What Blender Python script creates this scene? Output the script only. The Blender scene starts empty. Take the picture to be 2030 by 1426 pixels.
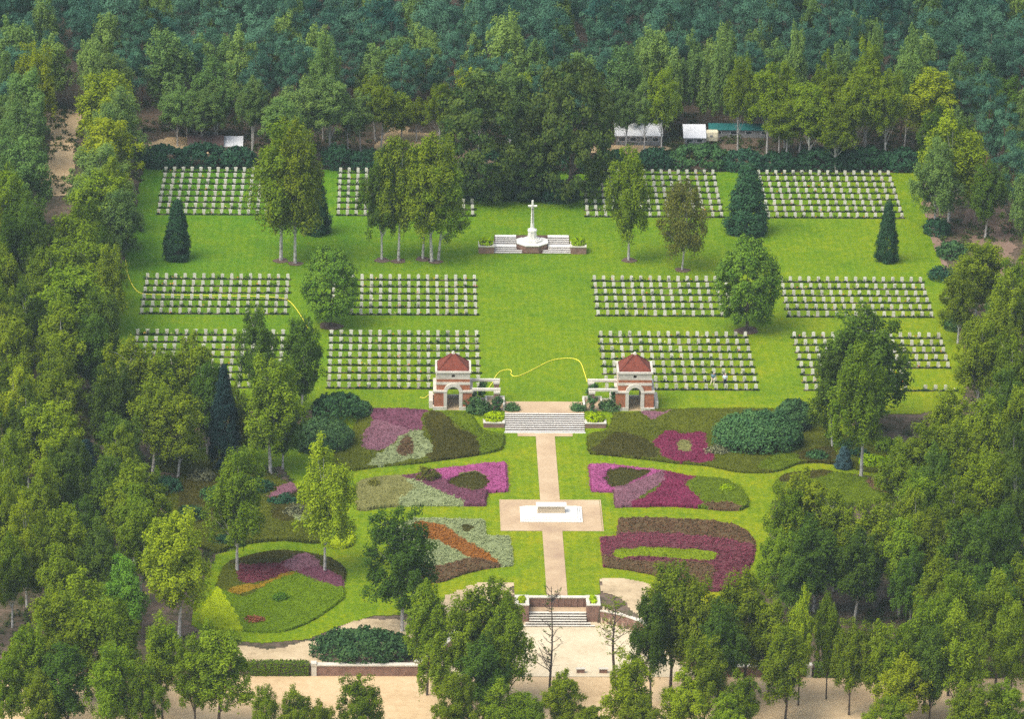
import bpy, math, random
import numpy as np
R = math.radians
scene = bpy.context.scene
# ------------------------------------------------------------------ camera
IW, IH, FPX = 2030.0, 1426.0, 9200.0
PITCH, YAW, ROLL = 0.34119, 0.02369, 0.01258
CAM = np.array([-16.17424, -534.64505, 190.27546])
FW = np.array([math.sin(YAW)*math.cos(PITCH), math.cos(YAW)*math.cos(PITCH), -math.sin(PITCH)])
_r = np.array([math.cos(YAW), -math.sin(YAW), 0.0]); _u = np.cross(_r, FW)
RT = _r*math.cos(ROLL) + _u*math.sin(ROLL)
UP = -_r*math.sin(ROLL) + _u*math.cos(ROLL)
from mathutils import Matrix, Vector
cd = bpy.data.cameras.new('camera'); cam = bpy.data.objects.new('camera', cd)
scene.collection.objects.link(cam); scene.camera = cam
cd.sensor_width = 36.0; cd.lens = 36.0*FPX/IW; cd.clip_start = 1.0; cd.clip_end = 4000.0
M4 = Matrix.Identity(4)
for i in range(3):
    M4[i][0], M4[i][1], M4[i][2], M4[i][3] = RT[i], UP[i], -FW[i], CAM[i]
cam.matrix_world = M4
# ------------------------------------------------------------------ light
SUN_EL, SUN_AZ = R(56), R(-122)       # azimuth of the sun measured from +Y, clockwise; it stands left of and behind the camera
w = bpy.data.worlds.new('World'); scene.world = w; w.use_nodes = True
nt = w.node_tree; bg = nt.nodes['Background']
sky = nt.nodes.new('ShaderNodeTexSky'); sky.sky_type = 'NISHITA'; sky.sun_disc = False
sky.sun_elevation = SUN_EL; sky.sun_rotation = SUN_AZ; sky.air_density = 1.0; sky.dust_density = 3.0; sky.ozone_density = 1.0
hsv = nt.nodes.new('ShaderNodeHueSaturation'); hsv.inputs['Saturation'].default_value = 0.55   # a thinly clouded sky
nt.links.new(sky.outputs[0], hsv.inputs['Color']); nt.links.new(hsv.outputs[0], bg.inputs[0]); bg.inputs[1].default_value = 0.15
sd = bpy.data.lights.new('sun', 'SUN'); sd.energy = 1.4; sd.angle = R(40); sd.color = (1.0, 0.93, 0.80)
sun = bpy.data.objects.new('sun', sd); scene.collection.objects.link(sun)
sdir = Vector((math.sin(SUN_AZ)*math.cos(SUN_EL), math.cos(SUN_AZ)*math.cos(SUN_EL), math.sin(SUN_EL)))
sun.rotation_euler = sdir.to_track_quat('Z', 'Y').to_euler(); sun.location = (-60, -60, 120)
vs = scene.view_settings
scene.display_settings.display_device = 'sRGB'
vs.view_transform = 'Standard'; vs.look = 'None'; vs.gamma = 1.0; vs.use_curve_mapping = False; vs.exposure = 1.0
scene.render.engine = 'CYCLES'
cy = scene.cycles
cy.max_bounces = 5; cy.diffuse_bounces = 3; cy.glossy_bounces = 2; cy.transmission_bounces = 3; cy.transparent_max_bounces = 4; cy.volume_bounces = 0
cy.use_denoising = False; cy.denoiser = 'OPENIMAGEDENOISE'; cy.denoising_input_passes = 'RGB_ALBEDO_NORMAL'; cy.denoising_prefilter = 'ACCURATE'

# ------------------------------------------------------------------ helpers
rng = np.random.default_rng(7)
random.seed(7)
COL = scene.collection
def smooth(t): t = np.clip(t, 0, 1); return t*t*(3-2*t)
CURVE = [(-74.3, 4.6), (-75.2, 6.5), (-76.6, 8.2), (-79.5, 10.4), (-84.0, 12.3), (-88.6, 14.9)]
def court_half(y):
    ys = [c[0] for c in CURVE][::-1]; xs = [c[1] for c in CURVE][::-1]
    return np.interp(y, ys, xs)
ZG, ZC = -1.35, -3.25
def gz(x, y):
    x = np.asarray(x, float); y = np.asarray(y, float)
    z = ZG*smooth((-17.35-y)/3.6)
    z = z + (-0.85)*np.clip((-68.0-y)/20.7, 0, 1)*smooth((np.abs(x)-4.2)/3.0)
    z = np.where(y < -88.7, ZC, z)
    z = np.where((y < -71.75) & (y >= -74.3) & (np.abs(x) < 4.5), ZC, z)
    z = np.where((y < -74.3) & (np.abs(x) < court_half(y)), ZC, z)
    return z
def ray(px, py):
    return FW*FPX + RT*(px-IW/2) - UP*(py-IH/2)
def atz(px, py, z):
    d = ray(px, py); return CAM + d*((z-CAM[2])/d[2])
def at(px, py, h=0.0):
    z = h
    for _ in range(12):
        p = atz(px, py, z); z = float(gz(p[0], p[1])) + h
    return p
def proj(p):
    d = np.asarray(p, float)-CAM; z = d@FW
    return IW/2 + FPX*(d@RT)/z, IH/2 - FPX*(d@UP)/z
def pxm(p): return FPX/((np.asarray(p)-CAM)@FW)

def tag(o, label=None, cat=None, group=None, kind=None):
    if label: o['label'] = label
    if cat: o['category'] = cat
    if group: o['group'] = group
    if kind: o['kind'] = kind
    return o
def thing(name, label, cat, loc=(0, 0, 0), rz=0.0, group=None):
    o = bpy.data.objects.new(name, None); COL.objects.link(o); o.empty_display_size = 0.3
    o.location = loc; o.rotation_euler = (0, 0, rz)
    return tag(o, label, cat, group)
def copy_tree(o, parent=None):
    c = o.copy(); COL.objects.link(c)
    if parent is not None: c.parent = parent
    for ch in list(o.children): copy_tree(ch, c)
    return c
def link(name, me, material, parent=None):
    o = bpy.data.objects.new(name, me); COL.objects.link(o)
    if material is not None:
        if len(me.materials) == 0: me.materials.append(material)
        if me.materials[0] != material:
            o.material_slots[0].link = 'OBJECT'; o.material_slots[0].material = material
    if parent is not None: o.parent = parent
    return o
def npmesh(name, V, Q, attr=None, smooth_shade=False):
    V = np.asarray(V, np.float32); Q = np.asarray(Q, np.int32); k = Q.shape[1]
    me = bpy.data.meshes.new(name)
    me.vertices.add(len(V)); me.vertices.foreach_set('co', V.ravel())
    me.loops.add(Q.size); me.loops.foreach_set('vertex_index', Q.ravel())
    me.polygons.add(len(Q)); me.polygons.foreach_set('loop_start', np.arange(0, Q.size, k, dtype=np.int32))
    me.polygons.foreach_set('use_smooth', np.full(len(Q), smooth_shade))
    if attr is not None:
        a = me.attributes.new('v', 'FLOAT', 'POINT'); a.data.foreach_set('value', np.asarray(attr, np.float32))
    me.update(calc_edges=True); me.validate()
    return me
class MB:
    def __init__(s): s.v = []; s.f = []
    def add(s, vs_, fs):
        n = len(s.v); s.v += [tuple(map(float, p)) for p in vs_]; s.f += [tuple(i+n for i in f) for f in fs]; return s
    def box(s, x0, x1, y0, y1, z0, z1):
        return s.add([(x0,y0,z0),(x1,y0,z0),(x1,y1,z0),(x0,y1,z0),(x0,y0,z1),(x1,y0,z1),(x1,y1,z1),(x0,y1,z1)],
                     [(0,3,2,1),(4,5,6,7),(0,1,5,4),(1,2,6,5),(2,3,7,6),(3,0,4,7)])
    def prism(s, poly, z0, z1, top=None):
        n = len(poly); top = top or poly
        fs = [tuple(range(n))[::-1], tuple(range(n, 2*n))] + [(i, (i+1) % n, n+(i+1) % n, n+i) for i in range(n)]
        return s.add([(p[0], p[1], z0) for p in poly]+[(p[0], p[1], z1) for p in top], fs)
    def tube(s, pts, rad, n=6):
        pts = [np.asarray(p, float) for p in pts]; rings = []
        for i, p in enumerate(pts):
            d = pts[min(i+1, len(pts)-1)]-pts[max(i-1, 0)]; d /= (np.linalg.norm(d)+1e-9)
            a = np.cross(d, (0.31, 0.12, 0.9) if abs(d[2]) < 0.9 else (1, 0.1, 0)); a /= np.linalg.norm(a); b = np.cross(d, a)
            r = rad[i] if hasattr(rad, '__len__') else rad
            rings.append([p + r*(a*math.cos(2*math.pi*k/n)+b*math.sin(2*math.pi*k/n)) for k in range(n)])
        vv = [q for rg in rings for q in rg]; fs = []
        for i in range(len(pts)-1):
            for k in range(n):
                fs.append((i*n+k, i*n+(k+1) % n, (i+1)*n+(k+1) % n, (i+1)*n+k))
        fs.append(tuple(range(n))[::-1]); fs.append(tuple((len(pts)-1)*n+k for k in range(n)))
        return s.add(vv, fs)
    def build(s, name, material, parent=None, shade=False, bevel=0.0):
        me = bpy.data.meshes.new(name); me.from_pydata(s.v, [], s.f)
        if shade: me.polygons.foreach_set('use_smooth', np.full(len(me.polygons), True))
        me.update()
        o = link(name, me, material, parent)
        if bevel:
            m = o.modifiers.new('bevel', 'BEVEL'); m.width = bevel; m.segments = 2; m.limit_method = 'ANGLE'
        return o
def ngon(cx, cy, r, n, ph=0.0): return [(cx+r*math.cos(ph+2*math.pi*k/n), cy+r*math.sin(ph+2*math.pi*k/n)) for k in range(n)]

# ------------------------------------------------------------------ materials
def newmat(name):
    m = bpy.data.materials.new(name); m.use_nodes = True; n = m.node_tree; n.nodes.clear(); return m, n
def N(n, t, **kw):
    o = n.nodes.new(t)
    for k, v in kw.items():
        if k.startswith('i_'): o.inputs[k[2:].replace('_', ' ')].default_value = v
        else: setattr(o, k, v)
    return o
def noise(n, co, scale, detail=3, rough=0.55):
    t = N(n, 'ShaderNodeTexNoise'); t.inputs['Scale'].default_value = scale; t.inputs['Detail'].default_value = detail; t.inputs['Roughness'].default_value = rough
    n.links.new(co, t.inputs['Vector']); return t.outputs['Fac']
def ramp(n, fac, stops):
    r = N(n, 'ShaderNodeValToRGB'); e = r.color_ramp.elements
    e[0].position, e[0].color = stops[0][0], (*stops[0][1], 1); e[1].position, e[1].color = stops[-1][0], (*stops[-1][1], 1)
    for p, c in stops[1:-1]:
        q = e.new(p); q.color = (*c, 1)
    n.links.new(fac, r.inputs[0]); return r.outputs[0]
def mixc(n, fac, a, b, mode='MIX'):
    m = N(n, 'ShaderNodeMix', data_type='RGBA', blend_type=mode)
    for sk, v in ((m.inputs[0], fac), (m.inputs[6], a), (m.inputs[7], b)):
        if hasattr(v, 'is_linked'): n.links.new(v, sk)
        else: sk.default_value = v if not isinstance(v, tuple) else (*v, 1)
    return m.outputs[2]
def surf(n, col, rough=0.85, spec=0.2, bump=None):
    b = N(n, 'ShaderNodeBsdfPrincipled'); out = N(n, 'ShaderNodeOutputMaterial')
    if hasattr(col, 'is_linked'): n.links.new(col, b.inputs['Base Color'])
    else: b.inputs['Base Color'].default_value = (*col, 1)
    b.inputs['Roughness'].default_value = rough; b.inputs['Specular IOR Level'].default_value = spec
    if bump is not None:
        bp = N(n, 'ShaderNodeBump'); bp.inputs['Strength'].default_value = bump[1]; bp.inputs['Distance'].default_value = bump[2]
        n.links.new(bump[0], bp.inputs['Height']); n.links.new(bp.outputs[0], b.inputs['Normal'])
    n.links.new(b.outputs[0], out.inputs[0])
def noisemat(name, stops, scale=1.0, fine=6.0, amount=0.5, rough=0.85, spec=0.2, bump=0.0):
    m, n = newmat(name); co = N(n, 'ShaderNodeTexCoord').outputs['Object']
    a = noise(n, co, scale); b = noise(n, co, fine, 4, 0.7)
    mx = N(n, 'ShaderNodeMix', data_type='FLOAT'); mx.inputs[0].default_value = amount
    n.links.new(a, mx.inputs[2]); n.links.new(b, mx.inputs[3])
    surf(n, ramp(n, mx.outputs[0], stops), rough, spec, (b, bump, 0.1) if bump else None)
    return m
def leafmat(name, ca, cb, trans=0.42, hue=0.09):
    m, n = newmat(name)
    at_ = N(n, 'ShaderNodeAttribute', attribute_name='v'); oi = N(n, 'ShaderNodeObjectInfo')
    c = mixc(n, at_.outputs['Fac'], ca, cb)
    # tree to tree differences of leaf colour
    hs = N(n, 'ShaderNodeHueSaturation')
    mr = N(n, 'ShaderNodeMapRange'); n.links.new(oi.outputs['Random'], mr.inputs[0]); mr.inputs[3].default_value = 0.5-hue*0.17; mr.inputs[4].default_value = 0.5+hue*0.08
    mv = N(n, 'ShaderNodeMapRange'); mu = N(n, 'ShaderNodeMath', operation='FRACT'); mm = N(n, 'ShaderNodeMath', operation='MULTIPLY'); mm.inputs[1].default_value = 7.31
    n.links.new(oi.outputs['Random'], mm.inputs[0]); n.links.new(mm.outputs[0], mu.inputs[0]); n.links.new(mu.outputs[0], mv.inputs[0])
    mv.inputs[3].default_value = 0.8; mv.inputs[4].default_value = 1.22
    n.links.new(mr.outputs[0], hs.inputs['Hue']); n.links.new(mv.outputs[0], hs.inputs['Value']); n.links.new(c, hs.inputs['Color'])
    d = N(n, 'ShaderNodeBsdfDiffuse'); t = N(n, 'ShaderNodeBsdfTranslucent'); ms = N(n, 'ShaderNodeMixShader'); ms.inputs[0].default_value = trans
    n.links.new(hs.outputs[0], d.inputs[0]); n.links.new(hs.outputs[0], t.inputs[0])
    n.links.new(d.outputs[0], ms.inputs[1]); n.links.new(t.outputs[0], ms.inputs[2])
    out = N(n, 'ShaderNodeOutputMaterial'); n.links.new(ms.outputs[0], out.inputs[0])
    return m
def lawnmat():
    m, n = newmat('lawn_grass'); co = N(n, 'ShaderNodeTexCoord').outputs['Object']
    big = noise(n, co, 0.045, 3, 0.6); mid = noise(n, co, 0.35, 4, 0.65); fine = noise(n, co, 3.2, 4, 0.75)
    sx = N(n, 'ShaderNodeSeparateXYZ'); n.links.new(co, sx.inputs[0])
    # greener towards the back left corner of the lawn, yellower towards the front
    gy = N(n, 'ShaderNodeMapRange'); n.links.new(sx.outputs[1], gy.inputs[0]); gy.inputs[1].default_value = -60; gy.inputs[2].default_value = 85
    gx = N(n, 'ShaderNodeMapRange'); n.links.new(sx.outputs[0], gx.inputs[0]); gx.inputs[1].default_value = 55; gx.inputs[2].default_value = -60
    a = N(n, 'ShaderNodeMath', operation='MULTIPLY_ADD'); n.links.new(gy.outputs[0], a.inputs[0]); a.inputs[1].default_value = 0.35
    b = N(n, 'ShaderNodeMath', operation='MULTIPLY'); n.links.new(gx.outputs[0], b.inputs[0]); b.inputs[1].default_value = 0.25
    n.links.new(b.outputs[0], a.inputs[2])
    s = N(n, 'ShaderNodeMath', operation='MULTIPLY_ADD'); n.links.new(big, s.inputs[0]); s.inputs[1].default_value = 0.40; n.links.new(a.outputs[0], s.inputs[2])
    s2 = N(n, 'ShaderNodeMath', operation='MULTIPLY_ADD'); n.links.new(mid, s2.inputs[0]); s2.inputs[1].default_value = 0.34; n.links.new(s.outputs[0], s2.inputs[2])
    c = ramp(n, s2.outputs[0], [(0.28, GRASS[0]), (0.58, GRASS[1]), (0.95, GRASS[2])])
    c2 = ramp(n, fine, [(0.25, (0.55, 0.60, 0.5)), (0.5, (1, 1, 1)), (0.78, (1.45, 1.28, 1.6))])
    c = mixc(n, 1.0, c, c2, 'MULTIPLY')
    w1 = noise(n, co, 0.12, 5, 0.7); c = mixc(n, 1.0, c, ramp(n, w1, [(0.30, (0.70, 0.80, 0.9)), (0.5, (1, 1, 1)), (0.70, (1.24, 1.06, 1.0))]), 'MULTIPLY')
    w2 = noise(n, co, 1.1, 4, 0.7); c = mixc(n, 1.0, c, ramp(n, w2, [(0.30, (0.72, 0.80, 0.9)), (0.5, (1, 1, 1)), (0.72, (1.34, 1.08, 1.8))]), 'MULTIPLY')
    # mower stripes along the path borders and across the great lawn
    wv = N(n, 'ShaderNodeTexWave', wave_type='BANDS', bands_direction='X'); wv.inputs['Scale'].default_value = 0.32; wv.inputs['Distortion'].default_value = 4.0; wv.inputs['Detail'].default_value = 1
    n.links.new(co, wv.inputs['Vector'])
    c3 = ramp(n, wv.outputs['Fac'], [(0.2, (0.94, 0.96, 0.93)), (0.8, (1.05, 1.03, 1.0))])
    c = mixc(n, 1.0, c, c3, 'MULTIPLY')
    surf(n, c, 0.9, 0.1, (fine, 0.6, 0.15)); return m
def brickmat(name, c1, c2, mortar, scale=1.0):
    m, n = newmat(name); co = N(n, 'ShaderNodeTexCoord').outputs['Object']
    sx = N(n, 'ShaderNodeSeparateXYZ'); n.links.new(co, sx.inputs[0])
    ad = N(n, 'ShaderNodeMath', operation='ADD'); n.links.new(sx.outputs[0], ad.inputs[0]); n.links.new(sx.outputs[1], ad.inputs[1])
    cb = N(n, 'ShaderNodeCombineXYZ'); n.links.new(ad.outputs[0], cb.inputs[0]); n.links.new(sx.outputs[2], cb.inputs[1])
    bt = N(n, 'ShaderNodeTexBrick'); n.links.new(cb.outputs[0], bt.inputs['Vector']); bt.inputs['Scale'].default_value = 1.0
    bt.inputs['Brick Width'].default_value = 0.24*scale; bt.inputs['Row Height'].default_value = 0.085*scale; bt.inputs['Mortar Size'].default_value = 0.01
    bt.inputs['Color1'].default_value = (*c1, 1); bt.inputs['Color2'].default_value = (*c2, 1); bt.inputs['Mortar'].default_value = (*mortar, 1)
    st = noise(n, co, 1.6, 4, 0.6); c2_ = ramp(n, st, [(0.3, (0.7, 0.68, 0.66)), (0.6, (1.08, 1.06, 1.05))])
    surf(n, mixc(n, 1.0, bt.outputs['Color'], c2_, 'MULTIPLY'), 0.85, 0.2); return m
GRASS = [(0.215, 0.243, 0.001), (0.145, 0.225, 0.001), (0.066, 0.182, 0.004)]
MT = {}
MT['lawn'] = lawnmat()
MT['floor'] = noisemat('forest_litter', [(0.30, (0.030, 0.038, 0.014)), (0.46, (0.075, 0.060, 0.034)), (0.57, (0.16, 0.11, 0.08)), (0.7, (0.045, 0.065, 0.016))], 0.16, 1.3, 0.5)
MT['sand'] = noisemat('sand_track', [(0.3, (0.40, 0.27, 0.14)), (0.5, (0.56, 0.40, 0.22)), (0.7, (0.66, 0.50, 0.30))], 0.12, 1.2, 0.45)
MT['court'] = noisemat('gravel_court', [(0.3, (0.42, 0.34, 0.21)), (0.5, (0.57, 0.47, 0.31)), (0.7, (0.66, 0.57, 0.40))], 0.15, 1.6, 0.4)
MT['sandy'] = noisemat('bare_sandy_soil', [(0.3, (0.28, 0.21, 0.12)), (0.5, (0.47, 0.36, 0.215)), (0.7, (0.57, 0.46, 0.29))], 0.3, 1.8, 0.5)
MT['pave'] = noisemat('pink_paving', [(0.3, (0.33, 0.225, 0.145)), (0.5, (0.45, 0.325, 0.195)), (0.7, (0.55, 0.42, 0.27))], 0.28, 3.5, 0.35)
MT['stone'] = noisemat('portland_stone', [(0.3, (0.40, 0.37, 0.29)), (0.5, (0.58, 0.54, 0.45)), (0.7, (0.70, 0.67, 0.57))], 0.7, 4.0, 0.4, 0.8)
MT['blockstone'] = noisemat('warm_stone', [(0.3, (0.42, 0.34, 0.24)), (0.7, (0.56, 0.47, 0.34))], 0.7, 4.0, 0.4, 0.8)
MT['marble'] = noisemat('white_stone', [(0.3, (0.66, 0.64, 0.57)), (0.7, (0.78, 0.76, 0.70))], 0.7, 4.0, 0.4, 0.7)
MT['grave'] = noisemat('headstone_stone', [(0.3, (0.46, 0.44, 0.35)), (0.5, (0.66, 0.64, 0.54)), (0.7, (0.80, 0.78, 0.68))], 0.9, 3.0, 0.5, 0.8)
def gravemat():
    m, n = newmat('headstone_stone'); co = N(n, 'ShaderNodeNewGeometry').outputs['Position']; oi = N(n, 'ShaderNodeObjectInfo')
    a = noise(n, co, 0.9, 3); b = noise(n, co, 5.0, 4, 0.7); mx = N(n, 'ShaderNodeMix', data_type='FLOAT'); mx.inputs[0].default_value = 0.5
    n.links.new(a, mx.inputs[2]); n.links.new(b, mx.inputs[3])
    c = ramp(n, mx.outputs[0], [(0.3, (0.42, 0.40, 0.31)), (0.5, (0.68, 0.65, 0.54)), (0.7, (0.80, 0.78, 0.68))])
    r = ramp(n, oi.outputs['Random'], [(0.0, (0.80, 0.79, 0.74)), (0.5, (1, 1, 1)), (1.0, (1.06, 1.05, 1.04))])
    surf(n, mixc(n, 1.0, c, r, 'MULTIPLY'), 0.8, 0.2); return m
MT['grave'] = gravemat()
MT['brick'] = brickmat('red_brick', (0.40, 0.125, 0.045), (0.32, 0.095, 0.04), (0.40, 0.24, 0.16))
MT['oldbrick'] = brickmat('weathered_brick', (0.26, 0.13, 0.09), (0.20, 0.11, 0.085), (0.28, 0.23, 0.19))
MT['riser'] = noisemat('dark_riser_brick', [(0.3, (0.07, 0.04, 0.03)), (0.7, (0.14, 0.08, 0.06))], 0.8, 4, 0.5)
MT['tile'] = brickmat('roof_tile', (0.22, 0.055, 0.03), (0.165, 0.045, 0.03), (0.09, 0.03, 0.025), 1.6)
MT['bronze'] = noisemat('bronze', [(0.3, (0.10, 0.11, 0.08)), (0.7, (0.20, 0.19, 0.13))], 2, 8, 0.5, 0.5, 0.4)
MT['soil'] = noisemat('dark_soil', [(0.3, (0.025, 0.020, 0.015)), (0.5, (0.05, 0.036, 0.026)), (0.7, (0.10, 0.075, 0.055))], 0.8, 4.0, 0.5)
MT['mulch'] = noisemat('bark_mulch', [(0.3, (0.07, 0.045, 0.03)), (0.7, (0.16, 0.11, 0.08))], 0.8, 4.0, 0.5)
MT['mulchpale'] = noisemat('pale_litter', [(0.3, (0.14, 0.09, 0.06)), (0.7, (0.30, 0.20, 0.15))], 0.5, 3.0, 0.5)
MT['barkw'] = noisemat('birch_bark', [(0.36, (0.10, 0.09, 0.08)), (0.46, (0.42, 0.40, 0.37)), (0.7, (0.58, 0.56, 0.52))], 1.4, 3.0, 0.5)
MT['barkd'] = noisemat('dark_bark', [(0.3, (0.05, 0.04, 0.03)), (0.7, (0.13, 0.10, 0.08))], 1.4, 4.0, 0.5)
MT['barkp'] = noisemat('pine_bark', [(0.3, (0.12, 0.07, 0.045)), (0.7, (0.24, 0.13, 0.08))], 1.4, 4.0, 0.5)
MT['hose'] = noisemat('yellow_hose', [(0.3, (0.70, 0.62, 0.03)), (0.7, (0.80, 0.74, 0.06))], 1, 4, 0.5, 0.5, 0.4)
L = MT
L['birch_pale'] = leafmat('birch_pale_leaves', (0.345, 0.425, 0.016), (0.185, 0.265, 0.012))
L['birch_mid'] = leafmat('birch_mid_leaves', (0.26, 0.35, 0.016), (0.088, 0.158, 0.01))
L['birch_dark'] = leafmat('birch_dark_leaves', (0.125, 0.205, 0.02), (0.045, 0.098, 0.013))
L['birch_far'] = leafmat('birch_far_leaves', (0.22, 0.335, 0.068), (0.085, 0.175, 0.048))  # distance haze is mixed into this leaf colour
L['olive'] = leafmat('olive_leaves', (0.22, 0.23, 0.035), (0.13, 0.15, 0.025))
L['oak'] = leafmat('oak_leaves', (0.105, 0.150, 0.024), (0.016, 0.050, 0.014), 0.2)
L['lime'] = leafmat('lime_leaves', (0.17, 0.32, 0.025), (0.065, 0.175, 0.02), 0.25)
L['pine'] = leafmat('pine_needles', (0.085, 0.185, 0.098), (0.02, 0.07, 0.05), 0.12)  # the needles' own blue-green, with some distance haze put into the colour
L['spruce'] = leafmat('spruce_needles', (0.045, 0.11, 0.042), (0.018, 0.055, 0.03), 0.08)
L['navy'] = leafmat('dark_cypress_needles', (0.020, 0.045, 0.038), (0.008, 0.020, 0.024), 0.05)
L['blue'] = leafmat('blue_spruce_needles', (0.07, 0.13, 0.13), (0.03, 0.07, 0.08), 0.05)
L['rhodo'] = leafmat('rhododendron_leaves', (0.095, 0.19, 0.055), (0.034, 0.095, 0.038), 0.12)
L['rhodob'] = leafmat('back_hedge_leaves', (0.04, 0.105, 0.045), (0.018, 0.054, 0.032), 0.1)
L['hedge'] = leafmat('hedge_leaves', (0.15, 0.25, 0.012), (0.07, 0.14, 0.01), 0.15)
L['limegreen'] = leafmat('lime_green_leaves', (0.42, 0.6, 0.004), (0.24, 0.38, 0.004), 0.25)
L['yellowgreen'] = leafmat('yellow_green_heath', (0.34, 0.36, 0.006), (0.19, 0.23, 0.008), 0.2, 0.02)
L['under'] = leafmat('undergrowth_leaves', (0.075, 0.11, 0.02), (0.035, 0.05, 0.018), 0.2)
L['redleaf'] = leafmat('reddish_leaves', (0.45, 0.17, 0.08), (0.24, 0.08, 0.05), 0.2)
L['paleleaf'] = leafmat('greyish_leaves', (0.26, 0.26, 0.14), (0.12, 0.13, 0.06), 0.2)
L['rose'] = leafmat('rose_leaves', (0.04, 0.085, 0.02), (0.014, 0.038, 0.014), 0.15)
L['redflower'] = leafmat('mixed_petals', (0.75, 0.10, 0.02), (0.75, 0.50, 0.05), 0.2)
L['whiteflower'] = leafmat('pale_petals', (0.75, 0.72, 0.55), (0.75, 0.70, 0.12), 0.2)

# heath patches: colour of the plants themselves
HEATH = {
 'olive': ((0.105, 0.118, 0.006), (0.045, 0.06, 0.005)),
 'dark': ((0.07, 0.062, 0.008), (0.032, 0.034, 0.006)),
 'green': ((0.115, 0.16, 0.004), (0.055, 0.09, 0.003)),
 'mauve': ((0.185, 0.066, 0.1), (0.085, 0.032, 0.044)),
 'dusty': ((0.24, 0.11, 0.14), (0.13, 0.062, 0.075)),
 'pink': ((0.38, 0.09, 0.225), (0.23, 0.052, 0.13)),
 'magenta': ((0.215, 0.03, 0.076), (0.105, 0.016, 0.036)),
 'silver': ((0.43, 0.48, 0.24), (0.22, 0.26, 0.11)),
 'pale': ((0.225, 0.215, 0.07), (0.12, 0.122, 0.036)),
 'orange': ((0.4, 0.165, 0.032), (0.22, 0.085, 0.018)),
 'gold': ((0.29, 0.18, 0.01), (0.16, 0.11, 0.008)),
 'brown': ((0.26, 0.135, 0.075), (0.1, 0.075, 0.03)),
 'plum': ((0.27, 0.065, 0.105), (0.13, 0.042, 0.045)),
 'yellow': ((0.36, 0.44, 0.003), (0.22, 0.29, 0.003)),
 'moss':    ((0.130, 0.200, 0.003), (0.070, 0.125, 0.003)),
 'lime': ((0.19, 0.25, 0.004), (0.11, 0.16, 0.004)),
}
HM = {}
for k, (a, b) in HEATH.items():
    if k in ('silver', 'brown', 'plum', 'orange'): ga, gb = tuple(0.6*x for x in b), tuple(0.6*x+0.25*y for x, y in zip(b, a))
    else: ga, gb = b, a
    HM[k] = (noisemat('heath_'+k, [(0.32, tuple(0.55*x for x in ga)), (0.48, tuple(0.5*(x+y) for x, y in zip(ga, gb))), (0.66, gb)], 0.7, 3.2, 0.65, 0.9, 0.1),
             leafmat('heath_sprigs_'+k, a, b, 0.2, 0.0))

# ------------------------------------------------------------------ ground
def axis(*parts):
    v = np.unique(np.round(np.concatenate([np.arange(a, b+1e-6, s) for a, b, s in parts]), 4)); return v
xs = axis((-600, -80, 20), (-80, 80, 1.0), (-16, 16, 0.25), (80, 600, 20))
ys = axis((-430, -130, 20), (-130, 190, 1.0), (-22, -16, 0.25), (-92, -66, 0.25), (190, 450, 20))
def grid(xs, ys, keep, dz, name, material, label=None, kind='structure'):
    X, Y = np.meshgrid(xs, ys); Z = gz(X, Y)+dz
    nx, ny = len(xs), len(ys); idx = np.arange(nx*ny).reshape(ny, nx)
    Q = np.stack([idx[:-1, :-1], idx[:-1, 1:], idx[1:, 1:], idx[1:, :-1]], -1).reshape(-1, 4)
    V = np.stack([X, Y, Z], -1).reshape(-1, 3)
    if keep is not None:
        c = V[Q].mean(1); Q = Q[keep(c[:, 0], c[:, 1])]
        u, inv = np.unique(Q, return_inverse=True); V = V[u]; Q = inv.reshape(-1, 4)
    o = link(name, npmesh(name, V, Q, smooth_shade=False), material); tag(o, label, None, None, kind); return o
def inpoly(x, y, poly):
    x = np.asarray(x); y = np.asarray(y); res = np.zeros(x.shape, bool); n = len(poly)
    for i in range(n):
        x1, y1 = poly[i][:2]; x2, y2 = poly[(i+1) % n][:2]
        if y1 == y2: continue
        c = ((y1 > y) != (y2 > y)) & (x < (x2-x1)*(y-y1)/(y2-y1)+x1); res ^= c
    return res
def wpoly(pp): return [tuple(at(*p)[:2]) for p in pp]
def smoothpoly(P, k=4):
    P = np.array(P, float); n = len(P); out = []
    for i in range(n):
        p0, p1, p2, p3 = P[i-1], P[i], P[(i+1) % n], P[(i+2) % n]
        for j in range(k):
            t = j/k; out.append(0.5*((2*p1)+(-p0+p2)*t+(2*p0-5*p1+4*p2-p3)*t*t+(-p0+3*p1-3*p2+p3)*t**3))
    return [tuple(q) for q in out]
grid(xs, ys, None, -0.05, 'forest_floor', MT['floor'], 'brown leaf litter on the floor of the birch and pine wood')
LAWN_TOP = [(283,334),(268,420),(248,500),(225,600),(205,700),(200,812),(730,812),(1600,818),(1790,850),(1905,800),(1925,720),(1900,640),(1872,530),(1845,430),(1822,343)]
LAWN_GARDEN = [(730,806),(640,840),(560,860),(440,880),(380,893),(300,905),(300,935),(420,935),(560,925),(600,990),(560,1060),(430,1100),(385,1190),(380,1240),(430,1268),(520,1276),(610,1268),(680,1240),(740,1222),(790,1220),(860,1210),(890,1180),(950,1160),(1018,1158),(1023,1184),(1187,1184),(1190,1152),(1240,1150),(1300,1170),(1340,1210),(1420,1230),(1480,1190),(1520,1130),(1530,1010),(1560,960),(1640,935),(1780,950),(1800,880),(1600,808)]
xl = axis((-64, 68, 0.28)); yl = axis((-17.6, 80, 0.28)); 
pt = smoothpoly(wpoly(LAWN_TOP), 3); 
pt_hard = wpoly(LAWN_TOP)
def near_noise(x, y, a=0.5): return a*(np.sin(x*0.9+y*0.35)+np.sin(y*1.3-x*0.4+1.3)+0.6*np.sin(3.1*x+2.2*y))
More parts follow.
